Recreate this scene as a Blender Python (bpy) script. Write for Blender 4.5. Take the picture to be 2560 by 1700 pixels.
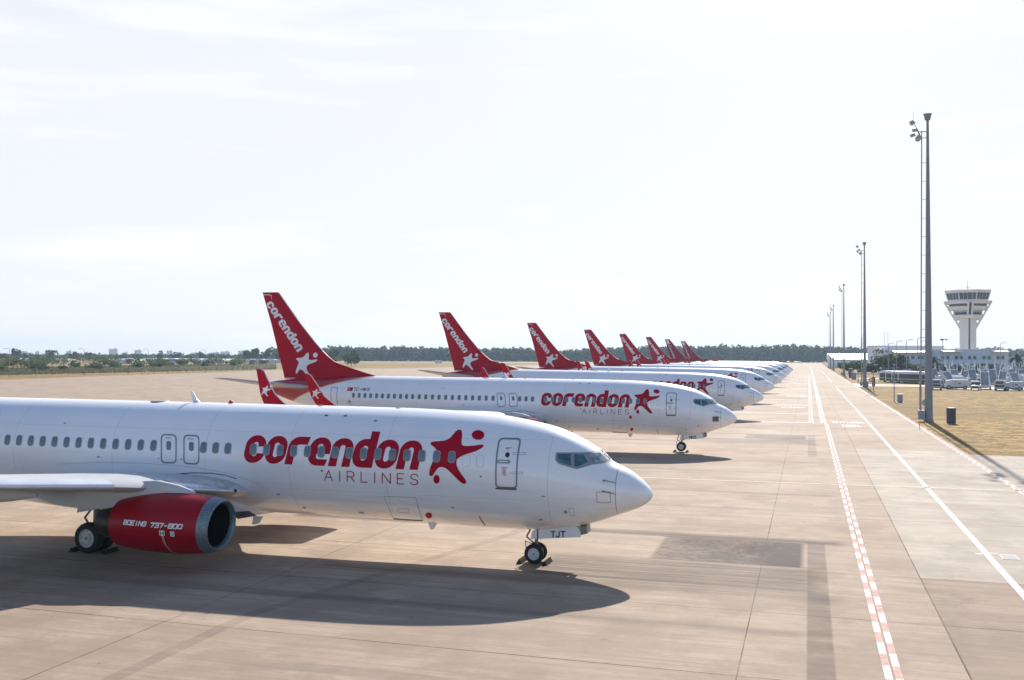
import bpy, bmesh, math, random
from mathutils import Vector, Matrix
from math import sin, cos, pi, radians, sqrt

# ------------------------------------------------------------------ camera, sky, sun
scene = bpy.context.scene
for o in list(bpy.data.objects): bpy.data.objects.remove(o)
COL = scene.collection
FPX, HC, PITCH, ROLL, HEAD = 2449.0, 7.1707, 0.0158, 0.0026, radians(16.83)
cam_d = bpy.data.cameras.new('camera'); cam = bpy.data.objects.new('camera', cam_d); COL.objects.link(cam)
cam_d.sensor_width = 36.0; cam_d.lens = 36.0*FPX/2560.0; cam_d.clip_start = 0.5; cam_d.clip_end = 20000
FWD = Vector((-sin(HEAD), cos(HEAD), 0)); RGT = Vector((cos(HEAD), sin(HEAD), 0)); UPV = Vector((0, 0, 1))
f_ = FWD*cos(PITCH) + UPV*sin(PITCH); u_ = -FWD*sin(PITCH) + UPV*cos(PITCH)
r2 = RGT*cos(ROLL) + u_*sin(ROLL); u2 = -RGT*sin(ROLL) + u_*cos(ROLL)
cam.matrix_world = Matrix(((r2.x, u2.x, -f_.x, 0), (r2.y, u2.y, -f_.y, 0), (r2.z, u2.z, -f_.z, HC), (0, 0, 0, 1)))
scene.camera = cam
scene.render.resolution_x = 1024; scene.render.resolution_y = 680

SUN_EL, SUN_AZ = radians(31.5), radians(0.9)
world = bpy.data.worlds.new('World'); scene.world = world; world.use_nodes = True
wn, wl = world.node_tree.nodes, world.node_tree.links
bg = wn['Background']; sky = wn.new('ShaderNodeTexSky'); sky.sky_type = 'NISHITA'
sky.sun_disc = False; sky.sun_elevation = SUN_EL; sky.sun_rotation = SUN_AZ
sky.air_density = 1.0; sky.dust_density = 0.6; sky.ozone_density = 2.5; sky.altitude = 20
tc = wn.new('ShaderNodeTexCoord'); mp = wn.new('ShaderNodeMapping'); mp.inputs['Scale'].default_value = (1.2, 1.2, 9.0)
mp.inputs['Rotation'].default_value = (0.0, 0.12, 0.0)
nz = wn.new('ShaderNodeTexNoise'); nz.inputs['Scale'].default_value = 2.3; nz.inputs['Detail'].default_value = 6; nz.inputs['Roughness'].default_value = 0.55
rp = wn.new('ShaderNodeValToRGB'); rp.color_ramp.elements[0].position = 0.52; rp.color_ramp.elements[1].position = 0.78
rp.color_ramp.elements[1].color = (0.55, 0.55, 0.55, 1)
mx = wn.new('ShaderNodeMix'); mx.data_type = 'RGBA'; mx.inputs['B'].default_value = (14.5, 14.4, 14.3, 1)
wl.new(tc.outputs['Generated'], mp.inputs['Vector']); wl.new(mp.outputs['Vector'], nz.inputs['Vector'])
wl.new(nz.outputs['Fac'], rp.inputs['Fac']); wl.new(rp.outputs['Color'], mx.inputs['Factor'])
# pale summer haze towards the horizon
sx = wn.new('ShaderNodeSeparateXYZ'); wl.new(tc.outputs['Generated'], sx.inputs[0])
hr = wn.new('ShaderNodeMapRange'); hr.interpolation_type = 'SMOOTHSTEP'; hr.inputs['From Min'].default_value = 0.0; hr.inputs['From Max'].default_value = 0.55; hr.inputs['To Min'].default_value = 0.90; hr.inputs['To Max'].default_value = 0.15
wl.new(sx.outputs['Z'], hr.inputs['Value'])
hz = wn.new('ShaderNodeMix'); hz.data_type = 'RGBA'; hz.inputs['B'].default_value = (11.1, 11.2, 11.5, 1)
hr.inputs['From Min'].default_value = 0.26; hr.inputs['From Max'].default_value = 0.66; hr.inputs['To Min'].default_value = 0.92; hr.inputs['To Max'].default_value = 0.0
vd = wn.new('ShaderNodeVectorMath'); vd.operation = 'DOT_PRODUCT'; wl.new(tc.outputs['Generated'], vd.inputs[0]); vd.inputs[1].default_value = (sin(SUN_AZ)*cos(SUN_EL), cos(SUN_AZ)*cos(SUN_EL), sin(SUN_EL))
fr_ = wn.new('ShaderNodeMapRange'); fr_.interpolation_type = 'SMOOTHSTEP'; fr_.inputs['From Min'].default_value = 0.20; fr_.inputs['From Max'].default_value = 0.66
wl.new(vd.outputs['Value'], fr_.inputs['Value'])
ml = wn.new('ShaderNodeMath'); ml.operation = 'MULTIPLY'; wl.new(hr.outputs['Result'], ml.inputs[0]); wl.new(fr_.outputs['Result'], ml.inputs[1])
wl.new(ml.outputs[0], hz.inputs['Factor']); tint = wn.new('ShaderNodeMix'); tint.data_type = 'RGBA'; tint.blend_type = 'MULTIPLY'; tint.inputs['Factor'].default_value = 1.0; tint.inputs['B'].default_value = (1.72, 1.78, 1.95, 1)
wl.new(sky.outputs['Color'], tint.inputs['A']); wl.new(tint.outputs['Result'], hz.inputs['A'])
wl.new(hz.outputs['Result'], mx.inputs['A']); wl.new(mx.outputs['Result'], bg.inputs['Color'])
bg.inputs['Strength'].default_value = 0.058

sun_d = bpy.data.lights.new('sun', 'SUN'); sun = bpy.data.objects.new('sun', sun_d); COL.objects.link(sun)
sun_d.energy = 5.0; sun_d.angle = radians(0.55); sun_d.color = (1.0, 0.93, 0.84)
sdir = Vector((sin(SUN_AZ)*cos(SUN_EL), cos(SUN_AZ)*cos(SUN_EL), sin(SUN_EL)))
sun.rotation_euler = sdir.to_track_quat('Z', 'Y').to_euler()
vs = scene.view_settings; vs.view_transform = 'Standard'; vs.look = 'None'; vs.exposure = 0.55; vs.gamma = 1.0

# ------------------------------------------------------------------ helpers
rnd = random.Random(7)
def at(px, py, h=0.0):
    """pixel of the photograph -> point on the plane z = h"""
    a, b = px-1280, py-850
    d = f_*FPX + r2*a - u2*b
    t = (h-HC)/d.z
    return Vector((d.x*t, d.y*t, h))
def cp(px, depth, z=0.0):
    """point seen in photo column px at a depth along the view"""
    return FWD*depth + RGT*((px-1280)/FPX*depth) + Vector((0, 0, z))
def zz(py, depth): return HC + (888.7-py)/FPX*depth

def sstep(*a): return a
def pchip(tab):
    xs = [a for a, b in tab]; ys = [b for a, b in tab]; n = len(xs)
    d = [(ys[i+1]-ys[i])/(xs[i+1]-xs[i]) for i in range(n-1)]
    m = [d[0]]+[0 if d[i-1]*d[i] <= 0 else 2*d[i-1]*d[i]/(d[i-1]+d[i]) for i in range(1, n-1)]+[d[-1]]
    def f(x):
        if x <= xs[0]: return ys[0]
        if x >= xs[-1]: return ys[-1]
        lo, hi = 0, n-1
        while hi-lo > 1:
            k = (lo+hi)//2
            if xs[k] <= x: lo = k
            else: hi = k
        h = xs[lo+1]-xs[lo]; t = (x-xs[lo])/h
        return (2*t**3-3*t*t+1)*ys[lo]+(t**3-2*t*t+t)*h*m[lo]+(-2*t**3+3*t*t)*ys[lo+1]+(t**3-t*t)*h*m[lo+1]
    return f

class MB:
    def __init__(s): s.v = []; s.f = []; s.m = []
    def add(s, vs, fs, mi=0):
        b = len(s.v); s.v += [tuple(q) for q in vs]; s.f += [tuple(i+b for i in q) for q in fs]; s.m += [mi]*len(fs); return s
    def box(s, c, d, mi=0, rz=0.0, taper=1.0):
        x, y, z = d[0]/2, d[1]/2, d[2]/2; vs = []
        for k in (-1, 1):
            t = taper if k > 0 else 1
            for a, b in ((-1, -1), (1, -1), (1, 1), (-1, 1)):
                X, Y = a*x*t, b*y*t
                vs.append((c[0]+X*cos(rz)-Y*sin(rz), c[1]+X*sin(rz)+Y*cos(rz), c[2]+k*z))
        return s.add(vs, [(3, 2, 1, 0), (4, 5, 6, 7), (0, 1, 5, 4), (1, 2, 6, 5), (2, 3, 7, 6), (3, 0, 4, 7)], mi)
    def tube(s, a, b, r0, r1=None, n=10, mi=0):
        a, b = Vector(a), Vector(b); r1 = r0 if r1 is None else r1
        d = (b-a).normalized(); q = d.to_track_quat('Z', 'Y'); X, Y = q @ Vector((1, 0, 0)), q @ Vector((0, 1, 0))
        vs = [a+(X*cos(2*pi*i/n)+Y*sin(2*pi*i/n))*r0 for i in range(n)]+[b+(X*cos(2*pi*i/n)+Y*sin(2*pi*i/n))*r1 for i in range(n)]
        fs = [(i, (i+1) % n, n+(i+1) % n, n+i) for i in range(n)]+[tuple(range(n-1, -1, -1)), tuple(range(n, 2*n))]
        return s.add(vs, fs, mi)
    def path(s, pts, r, n=8, mi=0):
        for a, b in zip(pts, pts[1:]): s.tube(a, b, r, r, n, mi)
        return s
    def lathe(s, prof, o, ax, n=40, mi=0, cap=False):
        """prof: (distance along axis, radius)"""
        o, ax = Vector(o), Vector(ax).normalized(); q = ax.to_track_quat('Z', 'Y'); X, Y = q @ Vector((1, 0, 0)), q @ Vector((0, 1, 0))
        vs = []
        for t, r in prof: vs += [o+ax*t+(X*cos(2*pi*i/n)+Y*sin(2*pi*i/n))*r for i in range(n)]
        fs = []
        for k in range(len(prof)-1):
            for i in range(n): fs.append((k*n+i, k*n+(i+1) % n, (k+1)*n+(i+1) % n, (k+1)*n+i))
        if cap: fs.append(tuple(range((len(prof)-1)*n, len(prof)*n))); fs.append(tuple(range(n-1, -1, -1)))
        return s.add(vs, fs, mi)
    def loft(s, rings, mi=0, closed=True, caps=True):
        n = len(rings[0]); vs = [p for r in rings for p in r]; fs = []
        for k in range(len(rings)-1):
            for i in range(n if closed else n-1): fs.append((k*n+i, k*n+(i+1) % n, (k+1)*n+(i+1) % n, (k+1)*n+i))
        if caps: fs.append(tuple(range(n-1, -1, -1))); fs.append(tuple(range((len(rings)-1)*n, len(rings)*n)))
        return s.add(vs, fs, mi)
    def prism(s, poly, fn, t0, t1, mi=0):
        """poly of (a,b); fn(a,b,t) -> 3D"""
        n = len(poly); vs = [fn(a, b, t0) for a, b in poly]+[fn(a, b, t1) for a, b in poly]
        fs = [(i, (i+1) % n, n+(i+1) % n, n+i) for i in range(n)]+[tuple(range(n-1, -1, -1)), tuple(range(n, 2*n))]
        return s.add(vs, fs, mi)
    def build(s, name, mats, parent=None, smooth=False, loc=None, fixn=True):
        me = bpy.data.meshes.new(name); me.from_pydata(s.v, [], s.f)
        for m in (mats if isinstance(mats, (list, tuple)) else [mats]): me.materials.append(m)
        me.polygons.foreach_set('material_index', s.m)
        if fixn:
            bm = bmesh.new(); bm.from_mesh(me); bmesh.ops.recalc_face_normals(bm, faces=bm.faces); bm.to_mesh(me); bm.free()
        if smooth:
            me.polygons.foreach_set('use_smooth', [True]*len(me.polygons))
            try: me.set_sharp_from_angle(angle=radians(smooth if smooth is not True else 40))
            except Exception: pass
        return link(name, me, parent, loc)
def link(name, me, parent=None, loc=None):
    o = bpy.data.objects.new(name, me); COL.objects.link(o)
    if parent: o.parent = parent
    if loc is not None: o.location = loc
    return o
def tag(o, label=None, cat=None, group=None, kind=None):
    if label: o['label'] = label
    if cat: o['category'] = cat
    if group: o['group'] = group
    if kind: o['kind'] = kind
    return o
def empty(name, loc, rz=0.0, label=None, cat=None, group=None):
    o = bpy.data.objects.new(name, None); COL.objects.link(o); o.location = loc; o.rotation_euler = (0, 0, rz)
    return tag(o, label, cat, group)
def copy_tree(o, parent=None, skip=(), swap=None):
    c = o.copy(); COL.objects.link(c); c.parent = parent
    for ch in list(o.children):
        if ch.name.split('.')[0] not in skip: copy_tree(ch, c, skip)
    return c

# ------------------------------------------------------------------ materials
def mat(name, col, rough=0.5, metal=0.0, coat=0.0, var=0.0, vscale=3.0, bump=0.0, spec=0.5, vmul=(1, 1, 1), col2=None, trans=0.0):
    m = bpy.data.materials.new(name); m.use_nodes = True; nt = m.node_tree; p = nt.nodes['Principled BSDF']
    p.inputs['Base Color'].default_value = (*col, 1); p.inputs['Roughness'].default_value = rough
    p.inputs['Metallic'].default_value = metal; p.inputs['Coat Weight'].default_value = coat; p.inputs['Coat Roughness'].default_value = 0.08
    p.inputs['Specular IOR Level'].default_value = spec
    if trans: p.inputs['Transmission Weight'].default_value = trans
    if var or bump:
        tc = nt.nodes.new('ShaderNodeTexCoord'); mp = nt.nodes.new('ShaderNodeMapping'); mp.inputs['Scale'].default_value = vmul
        n = nt.nodes.new('ShaderNodeTexNoise'); n.inputs['Scale'].default_value = vscale; n.inputs['Detail'].default_value = 7; n.inputs['Roughness'].default_value = 0.6
        nt.links.new(tc.outputs['Object'], mp.inputs['Vector']); nt.links.new(mp.outputs['Vector'], n.inputs['Vector'])
        if var:
            r = nt.nodes.new('ShaderNodeMapRange'); r.inputs['From Min'].default_value = 0.3; r.inputs['From Max'].default_value = 0.7
            x = nt.nodes.new('ShaderNodeMix'); x.data_type = 'RGBA'
            x.inputs['A'].default_value = (*[c*(1-var) for c in col], 1); x.inputs['B'].default_value = (*(col2 or [min(1, c*(1+var)) for c in col]), 1)
            nt.links.new(n.outputs['Fac'], r.inputs['Value']); nt.links.new(r.outputs['Result'], x.inputs['Factor']); nt.links.new(x.outputs['Result'], p.inputs['Base Color'])
        if bump:
            b = nt.nodes.new('ShaderNodeBump'); b.inputs['Strength'].default_value = bump; b.inputs['Distance'].default_value = 0.1
            nt.links.new(n.outputs['Fac'], b.inputs['Height']); nt.links.new(b.outputs['Normal'], p.inputs['Normal'])
    return m
class NG:
    """small node-graph writer"""
    def __init__(s, m): s.nt = m.node_tree; s.N = s.nt.nodes; s.L = s.nt.links; s.p = s.N['Principled BSDF']
    def i(s, node, key, v):
        if isinstance(v, bpy.types.NodeSocket): s.L.new(v, node.inputs[key])
        else: node.inputs[key].default_value = v
    def math(s, op, a, b=0.0, c=None, clamp=False):
        n = s.N.new('ShaderNodeMath'); n.operation = op; n.use_clamp = clamp; s.i(n, 0, a); s.i(n, 1, b)
        if c is not None: s.i(n, 2, c)
        return n.outputs[0]
    def mix(s, fac, a, b, mode='MIX'):
        n = s.N.new('ShaderNodeMix'); n.data_type = 'RGBA'; n.blend_type = mode; s.i(n, 'Factor', fac)
        for k, v in (('A', a), ('B', b)): s.i(n, k, v if isinstance(v, bpy.types.NodeSocket) else (*v, 1))
        return n.outputs['Result']
    def noise(s, vec, scale, detail=5, rough=0.55, mul=None):
        if mul:
            mp = s.N.new('ShaderNodeMapping'); mp.inputs['Scale'].default_value = mul; s.L.new(vec, mp.inputs['Vector']); vec = mp.outputs['Vector']
        n = s.N.new('ShaderNodeTexNoise'); n.inputs['Scale'].default_value = scale; n.inputs['Detail'].default_value = detail; n.inputs['Roughness'].default_value = rough
        s.L.new(vec, n.inputs['Vector']); return n.outputs['Fac']
    def ramp(s, v, a, b, lo=0.0, hi=1.0):
        n = s.N.new('ShaderNodeMapRange'); s.i(n, 'Value', v)
        for k, q in (('From Min', a), ('From Max', b), ('To Min', lo), ('To Max', hi)): n.inputs[k].default_value = q
        return n.outputs['Result']
    def coords(s):
        t = s.N.new('ShaderNodeTexCoord'); x = s.N.new('ShaderNodeSeparateXYZ'); s.L.new(t.outputs['Object'], x.inputs['Vector'])
        return t.outputs['Object'], x.outputs['X'], x.outputs['Y'], x.outputs['Z']
    def band(s, v, a, b, e=0.05):
        """soft 0/1 mask for a < v < b"""
        return s.math('MULTIPLY', s.ramp(v, a-e, a+e), s.ramp(v, b-e, b+e, 1.0, 0.0))

WHITE = (0.80, 0.80, 0.80)
M = {}
M['white'] = mat('white_paint', (0.78, 0.78, 0.78), 0.28, coat=0.5, var=0.04, vscale=0.9)
M['red'] = mat('red_paint', (0.43, 0.004, 0.020), 0.55, coat=0.0, spec=0.15, var=0.06, vscale=1.2)
M['red_dark'] = mat('dark_red_paint', (0.28, 0.004, 0.024), 0.5, coat=0.08, spec=0.25, var=0.06, vscale=1.2)
M['letter_red'] = mat('lettering_red', (0.42, 0.001, 0.022), 0.5, coat=0.0, spec=0.15)
M['cowl_red'] = mat('cowling_red', (0.31, 0.0005, 0.010), 0.35, coat=0.10, spec=0.2, var=0.05, vscale=2)
M['letter_white'] = mat('lettering_white', (0.78, 0.78, 0.80), 0.35, coat=0.2)
M['black'] = mat('black_marking', (0.02, 0.02, 0.022), 0.45)
M['glass'] = mat('window_glass', (0.15, 0.185, 0.205), 0.12, spec=0.6, var=0.12, vscale=5)
M['cglass'] = mat('cockpit_glass', (0.08, 0.19, 0.21), 0.05, metal=0.5, spec=1.0, var=0.3, vscale=2.5)
M['seal'] = mat('window_seal', (0.26, 0.28, 0.30), 0.5)
M['doorseal'] = mat('door_frame_grey', (0.24, 0.26, 0.28), 0.45, metal=0.3)
M['line'] = mat('panel_gap', (0.30, 0.30, 0.31), 0.6)
M['wing'] = mat('wing_grey', (0.50, 0.51, 0.52), 0.35, var=0.08, vscale=1.3, vmul=(1, .3, 1))
M['slat'] = mat('slat_metal', (0.72, 0.73, 0.75), 0.32, metal=0.55, var=0.08, vscale=2)
M['bare'] = mat('bare_metal', (0.55, 0.58, 0.60), 0.28, metal=0.9, var=0.25, vscale=4)
M['lip'] = mat('inlet_lip_metal', (0.11, 0.16, 0.19), 0.50, metal=0.6, var=0.3, vscale=26, col2=(0.28, 0.36, 0.40), bump=0.03)
M['hot'] = mat('exhaust_metal', (0.055, 0.05, 0.045), 0.45, metal=0.7, var=0.3, vscale=6)
M['fan'] = mat('fan_dark', (0.03, 0.032, 0.036), 0.35, metal=0.6)
M['rubber'] = mat('tyre_rubber', (0.014, 0.014, 0.015), 0.75, var=0.3, vscale=10)
M['rim'] = mat('wheel_rim', (0.55, 0.55, 0.55), 0.4, metal=0.2, var=0.2, vscale=20)
M['gear'] = mat('gear_steel', (0.22, 0.22, 0.22), 0.4, metal=0.6)
M['dirty'] = mat('dull_bay_metal', (0.13, 0.12, 0.11), 0.6, var=0.3, vscale=8)
M['beacon'] = mat('red_lens', (0.6, 0.01, 0.01), 0.15)
M['concrete_grey'] = mat('mast_grey', (0.25, 0.27, 0.29), 0.6, metal=0.15, var=0.15, vscale=2, vmul=(1, 1, .2))
M['pole'] = mat('pole_grey', (0.30, 0.32, 0.34), 0.55, metal=0.3)
M['lampgrey'] = mat('lamp_housing', (0.36, 0.36, 0.36), 0.5)
M['signwhite'] = mat('sign_white', (0.75, 0.75, 0.75), 0.5)
M['signred'] = mat('sign_red', (0.55, 0.03, 0.02), 0.5)
M['cab_dark'] = mat('cabinet_dark_grey', (0.075, 0.08, 0.085), 0.6, var=0.15, vscale=4)
M['cab_light'] = mat('cabinet_light_grey', (0.30, 0.33, 0.36), 0.6, var=0.1, vscale=4)
M['vehwhite'] = mat('vehicle_white', (0.70, 0.70, 0.70), 0.35, coat=0.2, var=0.06, vscale=2)
M['vehdark'] = mat('vehicle_dark', (0.05, 0.055, 0.06), 0.5)
M['steps'] = mat('step_metal', (0.30, 0.36, 0.42), 0.5, metal=0.3, var=0.2, vscale=6)
M['stairblue'] = mat('stair_side_grey', (0.58, 0.62, 0.66), 0.4, var=0.1, vscale=3)
M['green'] = mat('bus_green', (0.015, 0.13, 0.05), 0.35, coat=0.3)
M['bwall'] = mat('facade_panels', (0.66, 0.74, 0.86), 0.55, var=0.05, vscale=0.3)
M['bwall2'] = mat('white_render', (0.78, 0.80, 0.84), 0.6, var=0.05, vscale=0.3)
M['bglass'] = mat('building_glass', (0.05, 0.07, 0.085), 0.1, spec=0.8)
M['roofmetal'] = mat('standing_seam_metal', (0.80, 0.80, 0.78), 0.30, metal=0.85, var=0.05, vscale=0.2)
M['towerw'] = mat('tower_concrete', (0.80, 0.77, 0.74), 0.7, var=0.06, vscale=0.25)
M['green1'] = mat('leaf_green', (0.07, 0.115, 0.028), 0.7, var=0.45, vscale=0.15, col2=(0.13, 0.18, 0.045))
M['green2'] = mat('leaf_olive', (0.10, 0.115, 0.045), 0.75, var=0.45, vscale=0.2, col2=(0.17, 0.17, 0.07))
M['pine'] = mat('pine_needles', (0.035, 0.065, 0.030), 0.8, var=0.5, vscale=0.05, col2=(0.07, 0.10, 0.045))
M['palm'] = mat('palm_leaf', (0.028, 0.045, 0.02), 0.7, var=0.4, vscale=0.5)
M['bark'] = mat('bark', (0.10, 0.07, 0.05), 0.9, var=0.3, vscale=3)
M['greenhouse'] = mat('greenhouse_plastic', (0.66, 0.66, 0.64), 0.5, var=0.1, vscale=0.05)
M['city'] = mat('distant_block_wall', (0.80, 0.80, 0.80), 0.8, var=0.15, vscale=0.02)
M['fence'] = mat('fence_wire', (0.16, 0.15, 0.13), 0.7)
M['orange'] = mat('cone_orange', (0.6, 0.1, 0.02), 0.5)
M['rubberchock'] = mat('chock_rubber', (0.045, 0.040, 0.034), 1.0, spec=0.05, var=0.3, vscale=9)
for k_ in ('green1', 'green2', 'pine', 'palm'):
    nt = M[k_].node_tree; pr = nt.nodes['Principled BSDF']; pr.inputs['Specular IOR Level'].default_value = 0.1
    tr = nt.nodes.new('ShaderNodeBsdfTranslucent'); ms_ = nt.nodes.new('ShaderNodeMixShader'); ms_.inputs[0].default_value = 0.42
    src = pr.inputs['Base Color'].links[0].from_socket; nt.links.new(src, tr.inputs['Color'])
    nt.links.new(pr.outputs[0], ms_.inputs[1]); nt.links.new(tr.outputs[0], ms_.inputs[2]); nt.links.new(ms_.outputs[0], nt.nodes['Material Output'].inputs['Surface'])
# fuselage skin: white with the red tail, yellow edge line, radome seam and skin laps
m = mat('fuselage_skin', (0.82, 0.82, 0.82), 0.26, coat=0.55); g = NG(m); vec, X, Y, Z = g.coords(); m.node_tree.nodes['Principled BSDF'].inputs['Coat Weight'].default_value = 0.9; M['skin'] = m
st = g.math('MULTIPLY', X, -1.0)
t = g.math('SUBTRACT', st, 28.8); tt = g.math('MULTIPLY', t, t)
curve = g.math('SUBTRACT', g.math('SUBTRACT', 5.30, g.math('MULTIPLY', t, 0.085)), g.math('MULTIPLY', tt, 0.027))
dz = g.math('SUBTRACT', Z, curve); on = g.math('GREATER_THAN', t, 0.0)
redm = g.math('MULTIPLY', on, g.math('GREATER_THAN', dz, 0.0)); yelm = g.math('MULTIPLY', on, g.math('GREATER_THAN', dz, -0.085))
n1 = g.noise(vec, 0.7, 5, 0.6); n2 = g.noise(vec, 3.0, 6, 0.6, mul=(0.25, 1, 2.0))
dirt = g.math('MULTIPLY', g.ramp(n2, 0.45, 0.8), g.ramp(Z, 3.8, 1.2, 0.03, 0.34))
base = g.mix(g.ramp(n1, 0.3, 0.7), (0.86, 0.86, 0.865), (0.90, 0.90, 0.89))
base = g.mix(dirt, base, (0.42, 0.38, 0.33))
lines = g.math('COMPARE', st, 1.11, 0.011)
for a in (3.25, 8.9, 12.6, 16.0, 20.0, 24.5, 28.0): lines = g.math('ADD', lines, g.math('MULTIPLY', g.math('COMPARE', st, a, 0.008), 0.42))
for a in (4.42, 2.45): lines = g.math('ADD', lines, g.math('MULTIPLY', g.math('MULTIPLY', g.math('COMPARE', Z, a, 0.006), g.math('GREATER_THAN', st, 3.3)), 0.28))
base = g.mix(g.math('MINIMUM', lines, 1.0), base, (0.24, 0.24, 0.25))
base = g.mix(yelm, base, (0.72, 0.36, 0.02)); base = g.mix(redm, base, (0.40, 0.006, 0.022))
spots = g.math('GREATER_THAN', g.noise(vec, 9.0, 3, 0.5), 0.74); base = g.mix(g.math('MULTIPLY', spots, 0.35), base, (0.30, 0.27, 0.24))
g.L.new(base, g.p.inputs['Base Color'])
bw = g.N.new('ShaderNodeBump'); bw.inputs['Strength'].default_value = 0.10; bw.inputs['Distance'].default_value = 0.04
g.L.new(g.noise(vec, 1.6, 2, 0.5), bw.inputs['Height']); g.L.new(bw.outputs['Normal'], g.p.inputs['Normal'])

# ------------------------------------------------------------------ ground, apron, grass, roads
def sheet(name, poly, z, m, kind='structure', label=None, cat=None, sub=None):
    b = MB(); b.add([(x, y, z) for x, y in poly], [tuple(range(len(poly)))])
    o = b.build(name, m, fixn=False)
    o['kind'] = kind
    return o
# dry ground
m = mat('dry_ground', (0.2, 0.15, 0.09), 0.95, spec=0.15); g = NG(m); vec, X, Y, Z = g.coords()
a = g.noise(vec, 0.02, 8, 0.6); b = g.noise(vec, 0.16, 9, 0.72, mul=(0.5, 1.4, 1)); c = g.noise(vec, 2.2, 7, 0.75)
e_ = g.noise(vec, 0.07, 7, 0.65, mul=(0.45, 1.5, 1))
col = g.mix(g.ramp(a, 0.35, 0.65), (0.58, 0.37, 0.12), (0.42, 0.25, 0.085)); col = g.mix(g.ramp(e_, 0.49, 0.60, 0, 0.8), col, (0.20, 0.135, 0.06)); k_ = g.noise(vec, 0.45, 10, 0.82); col = g.mix(g.ramp(k_, 0.46, 0.53, 0, 1.0), col, (0.19, 0.12, 0.045)); k2_ = g.noise(vec, 3.0, 6, 0.8); col = g.mix(g.ramp(k2_, 0.48, 0.58, 0, 0.8), col, (0.12, 0.085, 0.03))
col = g.mix(g.ramp(b, 0.50, 0.66, 0, 0.85), col, (0.16, 0.14, 0.045)); col = g.mix(g.ramp(c, 0.50, 0.72, 0.0, 0.5), col, (0.62, 0.43, 0.18))
g.L.new(col, g.p.inputs['Base Color'])
bmp = g.N.new('ShaderNodeBump'); bmp.inputs['Strength'].default_value = 0.6; bmp.inputs['Distance'].default_value = 0.10; g.L.new(c, bmp.inputs['Height']); g.L.new(bmp.outputs['Normal'], g.p.inputs['Normal'])
M['ground'] = m
sheet('ground', [(-3600, -700), (1600, -700), (1600, 3200), (-3600, 3200)], 0.0, m)
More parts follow.
